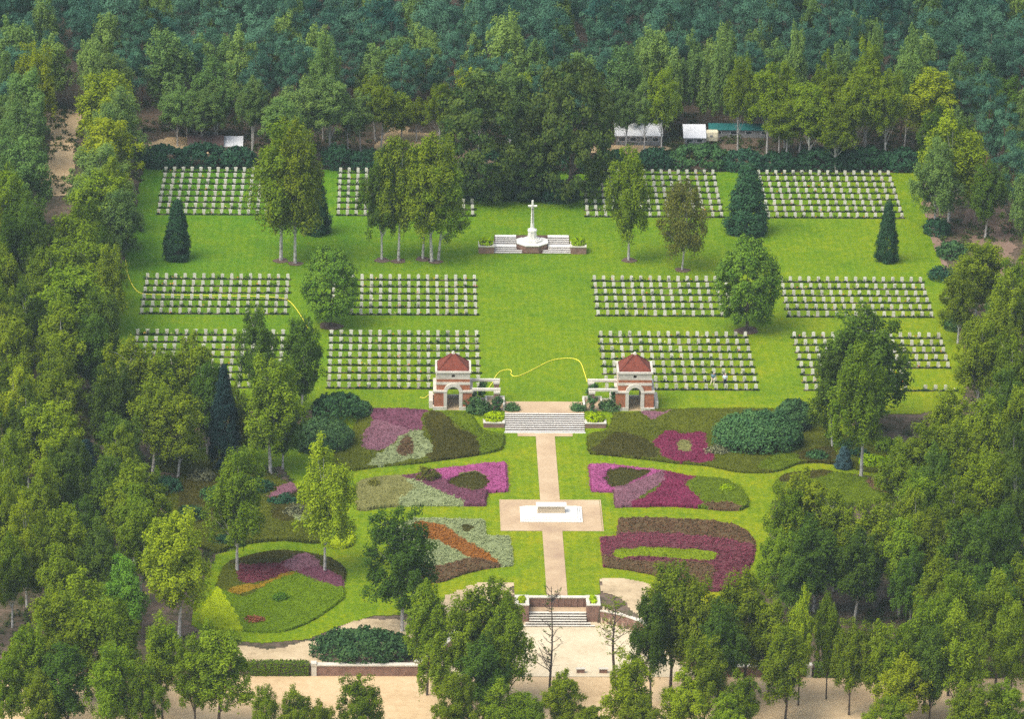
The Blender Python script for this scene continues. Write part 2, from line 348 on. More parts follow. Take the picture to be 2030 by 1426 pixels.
grid(xl, yl, lambda x, y: inpoly(x+near_noise(x, y, .08)*(np.abs(x) > 30), y, pt_hard), 0.0, 'lawn', MT['lawn'], 'mown green lawn of the upper terrace between the headstone plots')
pg = wpoly(LAWN_GARDEN)
grid(axis((-64, 68, 0.3)), axis((-89, -16.9, 0.22)), lambda x, y: inpoly(x, y, pg) & ~((np.abs(x) < 4.6) & (y < -71.6)), 0.0, 'garden_lawn', MT['lawn'], 'mown yellow-green lawn winding between the heather beds')
# sand surfaces
ROAD = wpoly([(-80,1348),(500,1341),(1320,1338),(2100,1336),(2150,1480),(-120,1480)])
grid(axis((-80, 80, 0.4)), axis((-114.0, -88.8, 0.4)), None, -0.02, 'sand_road', MT['sand'], 'pale sandy road along the front of the cemetery')
grid(axis((-15.2, 15.2, 0.2)), axis((-88.95, -71.8, 0.2)), lambda x, y: gz(x, y) < -3.2, 0.03, 'forecourt', MT['court'], 'cream gravel forecourt at the foot of the front steps')
def patch(name, pp, m, dz, label, res=0.25, sm=True, jit=0.25):
    P = wpoly(pp); P = smoothpoly(P, 4) if sm else P
    x0, x1 = min(p[0] for p in P), max(p[0] for p in P); y0, y1 = min(p[1] for p in P), max(p[1] for p in P)
    return grid(np.arange(x0, x1+res, res), np.arange(y0, y1+res, res), lambda x, y: inpoly(x+near_noise(x, y, jit), y+near_noise(y, x, jit), P), dz, name, m, label)
patch('sand_track', [(84,222),(150,222),(158,260),(146,300),(146,350),(135,385),(95,385),(78,340),(96,300),(100,270)], MT['sand'], 0.03, 'sandy clearing in the wood on the far left')
patch('sand_track', [(285,285),(360,272),(480,282),(480,303),(380,305),(290,300)], MT['sand'], 0.03, 'sandy ground behind the hedge at the far left')
patch('sand_track', [(742,292),(762,268),(775,235),(805,235),(815,262),(862,264),(868,290),(800,290),(760,302)], MT['sand'], 0.03, 'sandy ground behind the hedge left of the oaks')
patch('sand_track', [(1170,290),(1310,290),(1312,303),(1170,303)], MT['sand'], 0.03, 'sandy strip in front of the white sheds')
patch('sandy_bank', [(440,1282),(560,1284),(640,1262),(700,1236),(760,1228),(800,1232),(830,1262),(780,1300),(640,1316),(500,1312),(440,1300)], MT['sandy'], 0.02, 'bare sandy bank below the left garden bed')
patch('sandy_bank', [(870,1212),(900,1175),(960,1158),(1016,1157),(1016,1180),(1000,1216),(930,1235),(870,1290)], MT['sandy'], 0.03, 'bare sandy bank left of the front steps')
patch('sandy_bank', [(1190,1152),(1240,1150),(1290,1166),(1310,1200),(1300,1232),(1262,1224),(1225,1212),(1191,1208)], MT['sandy'], 0.03, 'bare sandy bank right of the front steps')
patch('litter_path', [(1826,380),(1842,378),(1862,470),(1880,540),(1910,640),(1935,730),(1922,735),(1901,650),(1874,545),(1850,480)], MT['mulchpale'], 0.02, 'pinkish bare strip along the right edge of the lawn', 0.25, True, 0.1)
patch('litter_path', [(1905,430),(1950,400),(1990,420),(2010,520),(1990,560),(1940,500)], MT['mulchpale'], 0.02, 'pinkish leaf litter between the trees of the right wood')
patch('sandy_bank', [(1600,862),(1640,856),(1690,876),(1690,902),(1650,892),(1600,878)], MT['sandy'], 0.03, 'sandy hollow behind the blue spruce')
# paths on the garden axis
pv = MB(); pz = ZG+0.03
pv.add([(-3.25,-20.9,pz),(-3.25,-22.25,pz),(3.25,-22.25,pz),(3.25,-20.9,pz)], [(0,1,2,3)])
pv.add([(-1.12,-22.25,pz),(-1.12,-43.0,pz),(1.12,-43.0,pz),(1.12,-22.25,pz)], [(0,1,2,3)])
pv.add([(-5.65,-43.0,pz),(-5.65,-52.35,pz),(5.6,-52.35,pz),(5.6,-43.0,pz)], [(0,1,2,3)])
pv.add([(-1.12,-52.35,pz),(-1.12,-71.5,pz),(1.12,-71.5,pz),(1.12,-52.35,pz)], [(0,1,2,3)])
tag(pv.build('paved_path', MT['pave']), 'pinkish paved path running down the garden axis through a cross-shaped platform', None, None, 'structure')
ld = MB(); ld.add([(-4.7,-17.95,0.02),(4.7,-17.95,0.02),(4.7,-13.95,0.02),(-4.7,-13.95,0.02)], [(0,1,2,3)])
tag(ld.build('paved_landing', MT['pave']), 'pinkish paved landing at the head of the garden steps', None, None, 'structure')
# stone edging of the platform
ed = MB()
for sx in (-1, 1):
    x = 5.65*sx; ed.box(min(x, x+0.12*sx), max(x, x+0.12*sx), -52.35, -43.0, ZG-0.05, ZG+0.05)
    xa, xb = sorted((1.12*sx, 5.77*sx))
    ed.box(xa, xb, -52.47, -52.35, ZG-0.05, ZG+0.05); ed.box(xa, xb, -43.0, -42.88, ZG-0.05, ZG+0.05)
tag(ed.build('platform_edging', MT['pave']), 'thin pale stone edging round the cross-shaped platform', None, None, 'structure')

# ------------------------------------------------------------------ leaves
def leafmesh(name, c, nrm, size, var, aspect=0.62):
    c = np.asarray(c); n = len(c); nrm = nrm/(np.linalg.norm(nrm, axis=1, keepdims=True)+1e-9)
    t = rng.normal(size=(n, 3)); t -= nrm*(t*nrm).sum(1, keepdims=True); t /= np.linalg.norm(t, axis=1, keepdims=True)+1e-9
    b = np.cross(nrm, t); s = np.broadcast_to(np.asarray(size, float), (n,))[:, None]
    V = np.stack([c+t*s, c+b*s*aspect, c-t*s, c-b*s*aspect], 1).reshape(-1, 3)
    return npmesh(name, V, np.arange(4*n).reshape(n, 4), np.repeat(np.clip(var, 0, 1), 4))
def cluster(centres, axis_xy, cr, per, leaf, up=0.6, outw=0.6, rnd=0.75, hang=0.0, squash=0.7, cvar=None, offw=0.8):
    k = len(centres); n = k*per
    C = np.repeat(centres, per, 0); A = np.repeat(axis_xy, per, 0)
    r = np.repeat(np.broadcast_to(np.asarray(cr, float), (k,)), per)
    off = rng.normal(size=(n, 3)); off /= np.linalg.norm(off, axis=1, keepdims=True); off *= (rng.random((n, 1))**0.45)
    off[:, 2] *= squash
    P = C + off*r[:, None]
    if hang: P[:, 2] -= np.abs(rng.normal(size=n))*hang*r*1.6
    o = np.zeros((n, 3)); o[:, :2] = P[:, :2]-A; o /= (np.linalg.norm(o, axis=1, keepdims=True)+0.3)
    nr = o*outw + off*offw + np.array([0, 0, up]) + rng.normal(size=(n, 3))*rnd
    cv = rng.random(k) if cvar is None else cvar
    v = 0.55*np.repeat(cv, per) + 0.45*rng.random(n)
    return P, nr, leaf*(0.7+0.6*rng.random(n)), v
def shell(n, cx, cyy, z0, z1, Rm, prof, inner=0.35):
    t = rng.random(n); th = np.arange(n)*2.39996 + rng.random(n)*0.9
    Rr = Rm*prof(t)*(1-inner*rng.random(n)**1.5)
    P = np.stack([cx+Rr*np.cos(th), cyy+Rr*np.sin(th), z0+(z1-z0)*t], 1)
    return P, np.tile([[cx, cyy]], (n, 1))
def cat(parts): return [np.concatenate(x) for x in zip(*parts)]
def trunkmesh(name, h, r0, lean, targets, top=0.9, fork=None):
    m = MB(); pts = []; rad = []; a = rng.random()*6.28
    for i in range(7):
        t = i/6*top; pts.append((lean*t*math.cos(a)*h*0.1+0.12*math.sin(3*t+a), lean*t*math.sin(a)*h*0.1+0.12*math.cos(2.3*t+a)-0.12*math.cos(a), t*h)); rad.append(r0*max(0.10, 1-1.15*t/top)+0.012)
    off = pts[0]; pts = [(p[0]-off[0], p[1]-off[1], p[2]) for p in pts]
    m.tube([(pts[0][0], pts[0][1], -0.25)]+pts, [r0*1.35]+rad, 7)
    for q in targets:
        zt = max(0.18*h, q[2]-0.30*h*rng.random()-0.6); k = min(5, int(zt/(top*h)*6)); f = zt/(top*h)*6-k
        s = np.array(pts[k])*(1-f)+np.array(pts[k+1])*f
        mid = (s+q)/2+np.array([0, 0, 0.25])
        m.tube([s, mid, q], [rad[k]*0.4, rad[k]*0.26, 0.012], 4)
    me = bpy.data.meshes.new(name); me.from_pydata(m.v, [], m.f); me.update(); return me
birch_prof = lambda t: np.sin(np.pi*np.clip(0.06+0.94*t, 0, 1)**0.85)**0.62
def make_birch(i):
    # billowing boughs: a handful of leaders, each carrying rounded boughs of fine leaves
    nl = 2+rng.integers(0, 3); parts = []; tg = []; a0 = rng.random()*6.28; lumps = []
    for j in range(nl+1):
        a = a0+j*6.28/nl+rng.normal()*0.3; d = 0.0 if j == 0 else 0.9+0.55*rng.random()
        top = 11.2 if j == 0 else 8.2+2.6*rng.random(); bot = 3.4+1.2*rng.random(); rm = 1.25 if j == 0 else 1.0+0.4*rng.random()
        k = int(3.2*(top-bot)/1.5)
        for q in range(k):
            f = (q+rng.random()*0.7)/k; rr = rm*max(0.15, (1-abs(2*f-0.85)**2.4))**0.5; th = rng.random()*6.28
            lumps.append((d*math.cos(a)+rr*math.cos(th), d*math.sin(a)+rr*math.sin(th), bot+(top-bot)*f, 0.60+0.45*rng.random()*(1.2-0.5*f)))
    lumps = np.array(lumps)
    # every bough breaks up into smaller sprays with air between them
    e = np.repeat(np.arange(len(lumps)), 4); dv = rng.normal(size=(len(e), 3)); dv /= np.linalg.norm(dv, axis=1, keepdims=True)
    c = lumps[e, :3]+dv*lumps[e, 3:4]*0.85; c[:, 2] = np.minimum(c[:, 2], 11.6); k = len(c); r = 0.30+0.36*rng.random(k)
    v0 = np.repeat(rng.random(len(lumps)), 4)*0.6+0.4*rng.random(k)
    parts.append(cluster(c, lumps[e, :2]*0.5, r, max(20, int(19000/k)), 0.118, 0.85, 0.30, 0.45, 0.45, 1.0, cvar=v0, offw=0.9))
    e2 = rng.integers(0, k, 70); dv = rng.normal(size=(70, 3)); dv /= np.linalg.norm(dv, axis=1, keepdims=True)
    c2 = c[e2]+dv*0.5
    parts.append(cluster(c2, np.zeros((70, 2)), 0.26, 26, 0.11, 0.6, 0.4, 0.7, 1.2, 0.8))
    P, nr, s, v = cat(parts); tg = [c[q] for q in rng.choice(k, min(k, 18), replace=False)]
    return trunkmesh('birch_trunk', 12, 0.15, rng.random(), tg, 0.80), leafmesh('birch_crown', P, nr, s, v)
def make_oak(i):
    k = 210; c, ax = shell(k, 0, 0, 1.2, 11.3, 4.5, lambda t: np.clip(np.sin(np.pi*(0.16+0.80*t)), 0, 1)**0.55, 0.3); c += rng.normal(size=c.shape)*0.35
    P, nr, s, v = cluster(c, ax, 0.5+0.55*rng.random(k), 100, 0.17, 0.55, 0.6, 0.5, 0.1, 0.8, offw=1.0)
    return trunkmesh('oak_trunk', 12, 0.42, 0.2, [c[q]*0.8 for q in rng.choice(k, 12)], 0.6), leafmesh('oak_crown', P, nr, s, v)
def make_lime(i):
    k = 190; c, ax = shell(k, 0, 0, 1.7, 8.9, 3.15, lambda t: np.clip(np.sin(np.pi*(0.14+0.84*t)), 0, 1)**0.7, 0.4); c += rng.normal(size=c.shape)*0.25
    P, nr, s, v = cluster(c, ax, 0.40+0.40*rng.random(k), 110, 0.135, 0.7, 0.5, 0.45, 0.15, 0.8, offw=0.9)
    return trunkmesh('lime_trunk', 9.3, 0.16, 0.3, [c[q] for q in rng.choice(k, 20)], 0.8), leafmesh('lime_crown', P, nr, s, v)
def make_sparse(i):
    k = 130; c, ax = shell(k, 0, 0, 2.4, 9.0, 2.8, lambda t: np.clip(np.sin(np.pi*(0.12+0.84*t)), 0, 1)**0.7, 0.6); c += rng.normal(size=c.shape)*0.3
    P, nr, s, v = cluster(c, ax, 0.5+0.4*rng.random(k), 95, 0.115, 0.5, 0.5, 0.6, 0.3, 0.9)
    return trunkmesh('sparse_trunk', 9.3, 0.11, 0.5, [c[q] for q in rng.choice(k, 26)], 0.9), leafmesh('sparse_crown', P, nr, s, v)
def make_pine(i):
    k = 46; c, ax = shell(k, 0, 0, 5.0, 12.2, 2.7, lambda t: np.clip(np.sin(np.pi*(0.10+0.80*t)), 0, 1)**0.6, 0.5); c += rng.normal(size=c.shape)*0.4
    P, nr, s, v = cluster(c, ax, 0.6+0.6*rng.random(k), 165, 0.15, 0.8, 0.3, 0.45, 0.0, 0.65, offw=1.1)
    return trunkmesh('pine_trunk', 13, 0.2, 0.4, [c[q] for q in rng.choice(k, 18)], 0.92), leafmesh('pine_crown', P, nr, s, v, 0.45)
def make_spruce(i, col=False):
    k = 130 if col else 150
    pr = (lambda t: np.clip(1-t**2.2, 0.04, 1)*np.clip(0.55+2.2*t, 0, 1)) if col else (lambda t: np.clip(1.02-t, 0.03, 1)**0.8*np.clip(0.75+2*t, 0, 1))
    t = rng.random(k)**(1.0 if col else 1.35); th = np.arange(k)*2.39996; Rr = 1.55*pr(t)*(1-0.25*rng.random(k))
    c = np.stack([Rr*np.cos(th), Rr*np.sin(th), 0.35+7.4*t], 1); ax = np.zeros((k, 2))
    P, nr, s, v = cluster(c, ax, 0.30+0.22*rng.random(k), 130, 0.11, 0.45, 0.8, 0.5, 0.4, 0.9)
    return trunkmesh('spruce_trunk', 7.8, 0.13, 0.0, [], 0.95), leafmesh('spruce_crown', P, nr, s, v, 0.5)
def make_bare(i):
    m = MB(); h = 12.0; pts = [(0.10*math.sin(i+z*0.5), 0.08*math.cos(z*0.6)-0.08, z) for z in np.linspace(0, h, 9)]
    m.tube([(0, 0, -0.3)]+pts, [0.19]+list(np.linspace(0.16, 0.03, 9)), 7)
    tw = []
    for j in range(34):
        z = 3.2+8.3*rng.random(); a = rng.random()*6.28; l = (1.5-0.09*z)*(0.9+0.9*rng.random())+0.3
        s = np.array([0, 0, z]); e = s+np.array([math.cos(a)*l, math.sin(a)*l, l*(0.5+0.5*rng.random())]); mid = (s+e)/2+np.array([0, 0, -0.1])
        m.tube([s, mid, e], [0.05, 0.032, 0.012], 4)
        for q in range(5):
            f = 0.35+0.6*rng.random(); b = s*(1-f)+e*f; g = b+np.array([rng.normal()*0.35, rng.normal()*0.35, 0.35*rng.random()]); m.tube([b, g], [0.018, 0.008], 3)
            tw.append(g)
    me = bpy.data.meshes.new('bare_trunk'); me.from_pydata(m.v, [], m.f); me.update()
    tw = np.array(tw)[::6 if i == 1 else 1]
    P, nr, s, v = cluster(tw, tw[:, :2]*0, 0.22, 7, 0.09)
    return me, leafmesh('bare_crown', P, nr, s, v)
PROTO = {'birch': [make_birch(i) for i in range(9)], 'oak': [make_oak(i) for i in range(2)], 'lime': [make_lime(i) for i in range(2)], 'sparse': [make_sparse(i) for i in range(2)],
         'pine': [make_pine(i) for i in range(5)], 'spruce': [make_spruce(i) for i in range(2)], 'cypress': [make_spruce(i, True) for i in range(2)], 'bare': [make_bare(1)], 'wispy': [make_bare(2)]}
NOM = {'birch': (12.0, 5.6), 'oak': (12.0, 9.8), 'lime': (9.3, 7.2), 'sparse': (9.3, 6.2), 'pine': (13.0, 6.6), 'spruce': (7.8, 3.6), 'cypress': (7.8, 3.6), 'bare': (12.0, 3.2), 'wispy': (12.0, 3.2)}
def crown_dims(cm):
    n = len(cm.vertices); co = np.empty(n*3, np.float32); cm.vertices.foreach_get('co', co); co = co.reshape(-1, 3)
    return float(np.percentile(co[:, 2], 98.0)), float(2*np.percentile(np.hypot(co[:, 0], co[:, 1]), 96.5))
DIMS = {k: [crown_dims(c) for _, c in v] for k, v in PROTO.items()}; DIMS['bare'] = DIMS['wispy'] = [NOM['bare']]
BARK = {'birch': 'barkw', 'oak': 'barkd', 'lime': 'barkd', 'sparse': 'barkw', 'pine': 'barkp', 'spruce': 'barkd', 'cypress': 'barkd', 'bare': 'barkd', 'wispy': 'barkd'}
TNAME = {'birch': 'birch_tree', 'oak': 'oak_tree', 'lime': 'lime_tree', 'sparse': 'young_tree', 'pine': 'pine_tree', 'spruce': 'conifer_tree', 'cypress': 'conifer_tree', 'bare': 'bare_tree', 'wispy': 'young_tree'}
_cnt = {}
def tree(kind, p, h, wd, leaf, label, group=None, bark=None, rz=None, variant=None, lift=0.0):
    pr = PROTO[kind]; i = _cnt.get(kind, 0); _cnt[kind] = i+1
    tm, cm = pr[(i if variant is None else variant) % len(pr)]
    nh, nw = DIMS[kind][(i if variant is None else variant) % len(pr)]
    root = thing(TNAME[kind], label, 'tree', (p[0], p[1], p[2]), rz if rz is not None else random.random()*6.28, group)
    root.scale = (wd/nw, wd/nw, h/nh)
    link('trunk', tm, MT[bark or BARK[kind]], root); cr = link('crown', cm, L[leaf], root)
    if lift: cr.location.z = lift*nh; cr.scale.z = 1-lift
    return root
def bushmesh(name, rx, ry, h, leaf=0.2, dens=1.0, lump=0.55, flat=0.0):
    area = rx*ry*3.14*1.9; k = max(10, int(area*1.1*dens)); 
    u = rng.random(k); th = np.arange(k)*2.39996
    rr = np.sqrt(u)*(1-0.05*rng.random(k)); zz = np.sqrt(np.clip(1-rr**2.4, 0, 1))*(1-flat)+flat*(rr < 0.9)
    c = np.stack([rx*rr*np.cos(th), ry*rr*np.sin(th), h*(0.15+0.75*zz*(0.75+0.35*rng.random(k)))], 1)
    per = int(46*dens)
    P, nr, s, v = cluster(c, np.zeros((k, 2)), lump*(0.7+0.6*rng.random(k)), max(14, per), leaf, 0.6, 0.5, 0.65, 0.15, 0.75)
    P[:, 2] = np.abs(P[:, 2])
    # leaves closing the sides down to the ground
    n2 = int(60*dens*(rx+ry)); a = rng.random(n2)*6.28; q = rng.random(n2)
    P2 = np.stack([rx*np.cos(a)*(0.97+0.1*rng.random(n2)), ry*np.sin(a)*(0.97+0.1*rng.random(n2)), q*h*0.55], 1); nr2 = np.stack([np.cos(a), np.sin(a), 0.4+0*a], 1)+rng.normal(size=(n2, 3))*0.5
    return leafmesh(name, np.concatenate([P, P2]), np.concatenate([nr, nr2]), np.concatenate([s, leaf*(0.7+0.6*rng.random(n2))]), np.concatenate([v, rng.random(n2)]))
def bush(name, px, py, wpx, h, ry, leaf, label, cat_='shrub', group=None, leafsize=0.2, dens=1.0, rz=0.0, wz=0.0, lump=0.55):
    p = at(px, py); rx = wpx/pxm(p)/2
    o = link(name, bushmesh(name, rx, ry, h, leafsize, dens, lump), L[leaf]); o.location = (p[0], p[1]+ry*0.9, float(gz(p[0], p[1]+ry*0.9))-0.03); o.rotation_euler = (0, 0, rz)
    return tag(o, label, cat_, group)

# ------------------------------------------------------------------ gatehouses with pergolas
def arch_block(m, x0, x1, y0, y1, z0, z1, r, zs, n=14):
    # a solid block with a round-headed tunnel through it along y, centred on x = 0
    xs_ = [-r*math.cos(math.pi*i/n) for i in range(n+1)]
    for a, b in ((x0, -r), (r, x1)): m.box(a, b, y0, y1, z0, z1)
    for i in range(n):
        a, b = xs_[i], xs_[i+1]; za = max(z0, zs+math.sqrt(max(0, r*r-a*a))); zb = max(z0, zs+math.sqrt(max(0, r*r-b*b)))
        m.add([(a,y0,za),(b,y0,zb),(b,y0,z1),(a,y0,z1),(a,y1,za),(b,y1,zb),(b,y1,z1),(a,y1,z1)], [(0,1,2,3),(5,4,7,6),(0,4,5,1),(3,2,6,7)])
def arch_ring(m, y0, y1, z0, zs, ri, ro, n=14):
    for s in (-1, 1):
        a, b = sorted((s*ri, s*ro)); m.box(a, b, y0, y1, z0, zs)
    for i in range(n):
        a, b = math.pi*i/n, math.pi*(i+1)/n
        q = [(ri*math.cos(a), zs+ri*math.sin(a)), (ro*math.cos(a), zs+ro*math.sin(a)), (ro*math.cos(b), zs+ro*math.sin(b)), (ri*math.cos(b), zs+ri*math.sin(b))]
        m.add([(p[0], y0, p[1]) for p in q]+[(p[0], y1, p[1]) for p in q], [(0,1,2,3),(7,6,5,4),(0,4,5,1),(1,5,6,2),(2,6,7,3)])
def gatehouse():
    t = thing('gatehouse', 'brick gatehouse with stone arch and red tiled pyramid roof, left of the garden steps', 'gatehouse', (-10.85, -16.95, 0))
    m = MB(); D = 4.4
    for s in (-1, 1):
        a, b = sorted((s*0.72, s*2.25)); m.box(a, b, 0, D, 0.42, 2.2)
    arch_block(m, -1.98, 1.98, 0.28, D-0.28, 2.42, 3.08, 0.72, 2.2)
    m.box(-1.98, 1.98, 0.28, D-0.28, 3.42, 3.78)
    m.build('wall', MT['brick'], t)
    p = MB()
    for s in (-1, 1):
        a, b = sorted((s*0.72, s*2.38)); p.box(a, b, -0.13, D+0.13, -0.4, 0.42)
        a, b = sorted((s*2.38, s*2.85)); p.box(a, b, 0.5, D-0.4, -0.2, 0.95)
    p.build('plinth', MT['stone'], t, bevel=0.02)
    b = MB()
    for s in (-1, 1):
        a, c = sorted((s*0.72, s*2.36)); b.box(a, c, -0.11, D+0.11, 2.2, 2.42)
    b.build('impost_band', MT['stone'], t, bevel=0.015)
    c = MB(); c.box(-2.03, 2.03, 0.23, D-0.23, 3.08, 3.42); c.build('string_course', MT['stone'], t, bevel=0.015)
    f = MB()   # frieze with a small square opening in the front
    yf = 0.28
    f.box(-1.98, -0.2, yf, yf+0.4, 3.78, 4.56); f.box(0.2, 1.98, yf, yf+0.4, 3.78, 4.56); f.box(-0.2, 0.2, yf, yf+0.4, 3.78, 3.98); f.box(-0.2, 0.2, yf, yf+0.4, 4.34, 4.56)
    f.box(-1.98, 1.98, yf+0.4, D-0.28, 3.78, 4.56)
    f.build('frieze', MT['stone'], t)
    v = MB(); v.box(-0.195, 0.195, yf+0.36, yf+0.397, 3.985, 4.335); v.build('opening_shade', MT['barkd'], t)  # dark panel painting the shade inside the square opening
    a = MB(); arch_ring(a, -0.07, D+0.07, 0.0, 2.2, 0.715, 1.12); a.build('arch_surround', MT['stone'], t)
    cp = MB(); cp.box(-2.14, 2.14, 0.12, 0.36, 4.56, 4.78); cp.box(-2.14, 2.14, D-0.36, D-0.12, 4.56, 4.78)
    for s in (-1, 1):
        x0, x1 = sorted((s*1.90, s*2.14)); cp.box(x0, x1, 0.36, D-0.36, 4.56, 4.80)
    cp.build('coping', MT['stone'], t, bevel=0.015)
    r = MB(); base = [(-1.9, 0.36), (1.9, 0.36), (1.9, D-0.36), (-1.9, D-0.36)]
    r.prism(base, 4.57, 4.68); r.prism(base, 4.685, 6.35, [(-0.13, D/2-0.13), (0.13, D/2-0.13), (0.13, D/2+0.13), (-0.13, D/2+0.13)])
    ro = r.build('roof', MT['tile'], t)
    h = MB()
    for sx in (-1, 1):
        for ye, yt in ((0.36, D/2-0.13), (D-0.36, D/2+0.13)): h.tube([(sx*1.9, ye, 4.70), (sx*0.13, yt, 6.37)], 0.06, 5)
    h.build('hip_tiles', MT['tile'], ro)
    fi = MB(); fi.box(-0.2, 0.2, D/2-0.2, D/2+0.2, 6.33, 6.45); fi.prism(ngon(0, D/2, 0.14, 8), 6.45, 6.62); fi.build('finial', MT['stone'], ro)
    fl = MB(); fl.box(-0.715, 0.715, -0.1, D+0.1, -0.3, 0.06); fl.build('floor', MT['sandy'], t)
    bk = MB(); bk.box(-0.71, 0.71, D-0.5, D-0.1, 0.06, 0.42); bk.build('threshold', MT['stone'], t, bevel=0.015)
    return t
g0 = gatehouse(); g1 = copy_tree(g0); g1.location = (10.75, -16.95, 0)
g1['label'] = 'brick gatehouse with stone arch and red tiled pyramid roof, right of the garden steps'
for g in (g0, g1): g['group'] = 'gatehouses beside the steps'
def pergola():
    t = thing('pergola', 'stone beamed pergola on brick piers joining the left gatehouse to the steps', 'pergola', (-5.65, -17.0, 0), 0, 'pergolas beside the steps')
    for y in (0.0, 3.3):
        m = MB(); m.box(-2.95, 0.42, y-0.19, y+0.19, 2.48, 2.78); m.build('beam', MT['stone'], t, bevel=0.02)
        p = MB(); p.box(-0.3, 0.3, y-0.3, y+0.3, -0.45, 2.2); pier = p.build('pier', MT['oldbrick'], t)
        c = MB(); c.box(-0.38, 0.38, y-0.38, y+0.38, 2.2, 2.478); c.build('cap', MT['stone'], pier, bevel=0.02)
    f = MB(); f.box(-2.95, 0.75, 0.0, 3.7, -0.4, 0.05); f.build('floor', MT['pave'], t)
    k = MB(); k.box(0.75, 1.0, -0.15, 3.95, -0.4, 0.42); k.box(-1.35, 0.75, 3.7, 3.95, -0.4, 0.42); k.box(-1.35, -1.1, 1.6, 3.7, 0.05, 0.42); k.box(-2.95, -1.35, 3.7, 3.9, -0.4, 0.16)
    k.build('kerb_wall', MT['stone'], t, bevel=0.02)
    return t
p0 = pergola(); p1 = copy_tree(p0); p1.location = (5.65, -17.0, 0); p1.scale = (-1, 1, 1)
p1['label'] = 'stone beamed pergola on brick piers joining the right gatehouse to the steps'
def climber(x, y, z0, h, r, label):
    k = 26; c = np.stack([rng.normal(size=k)*r*0.5, rng.normal(size=k)*r*0.5, rng.random(k)*h], 1)
    P, nr, s, v = cluster(c, np.zeros((k, 2)), 0.22+0.15*rng.random(k), 40, 0.11, 0.4, 0.8, 0.6, 0.3, 0.9)
    o = link('climbing_plant', leafmesh('climbing_plant', P, nr, s, v), L['rhodo']); o.location = (x, y, z0); tag(o, label, 'climber', 'climbers on the pergolas')
climber(-5.65, -17.2, 0, 2.0, 0.45, 'dark climber wrapped round the front pier of the left pergola')
climber(5.65, -17.2, 0, 2.1, 0.6, 'dark climber wrapped round the front pier of the right pergola')
climber(-8.25, -17.1, -0.3, 2.3, 0.8, 'dense dark climber against the right side of the left gatehouse')
climber(8.3, -15.5, 0, 2.4, 0.5, 'dark climber against the left side of the right gatehouse')
climber(-7.4, -13.7, 0.9, 1.5, 0.6, 'leafy climber under the back beam of the left pergola')
climber(5.7, -13.8, 1.0, 1.6, 0.6, 'leafy climber on the back pier of the right pergola')

# ------------------------------------------------------------------ garden steps and their planters
t = thing('garden_steps', 'broad flight of white stone steps with dark brick risers between the gatehouses', 'steps', (0, -18, 0))
NS = 9; RISE = 1.35/NS; TR = 0.335
rb = MB()
for i in range(NS):
    y1 = -i*TR; z1 = -i*RISE-0.05
    rb.box(-4.68, 4.68, y1-TR+0.165, y1+0.165 if i else 0.0, -1.6, z1+0.015)
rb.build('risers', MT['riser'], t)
for i in range(NS):
    y1 = -i*TR; z1 = -i*RISE
    s = MB(); s.box(-4.72, 4.72, y1-TR+0.14, y1+0.05, z1-0.035, z1+0.01); s.build('step', MT['marble'], t, bevel=0.01)
s = MB(); s.box(-4.8, 4.8, -NS*TR+0.03-0.15, -NS*TR+0.10+0.03, -1.6, -1.35+0.06); s.build('step', MT['marble'], t)
def planter(name, x0, x1, y0, y1, z0, z1, label, bm, wall=0.24, inset=0.12, leaf='limegreen', leafh=0.8, plabel=None, tight=0.6):
    t = thing(name, label, 'planter', ((x0+x1)/2, (y0+y1)/2, z0)); hx, hy, h = (x1-x0)/2, (y1-y0)/2, z1-z0
    b = MB(); b.box(-hx, hx, -hy, hy, -0.4, h-0.14); b.build('box', bm, t)
    c = MB(); e = 0.05
    c.box(-hx-e, hx+e, -hy-e, -hy+wall, h-0.14, h); c.box(-hx-e, hx+e, hy-wall, hy+e, h-0.14, h); c.box(-hx-e, -hx+wall, -hy+wall, hy-wall, h-0.14, h); c.box(hx-wall, hx+e, -hy+wall, hy-wall, h-0.14, h)
    c.build('rim', MT['stone'], t, bevel=0.015)
    s = MB(); s.box(-hx+wall, hx-wall, -hy+wall, hy-wall, h-0.138, h-0.05); s.build('soil', MT['soil'], t)
    o = link(name.replace('planter', 'plant')+'_foliage', bushmesh('planter_foliage', hx-wall*tight, hy-wall*tight, leafh, 0.13, 2.0, 0.26, 0.5), L[leaf]); o.name = 'planter_plants'
    o.location = ((x0+x1)/2, (y0+y1)/2, z1-0.06); tag(o, plabel, 'plants', 'plants in the planters')
    return t
planter('stone_planter', -7.25, -4.78, -20.0, -17.3, -1.35, -0.45, 'brick planter with white stone rim at the left end of the garden steps', MT['oldbrick'], plabel='lime green plants filling the planter left of the garden steps')
planter('stone_planter', 4.78, 7.25, -20.0, -17.3, -1.35, -0.45, 'brick planter with white stone rim at the right end of the garden steps', MT['oldbrick'], plabel='lime green plants filling the planter right of the garden steps')

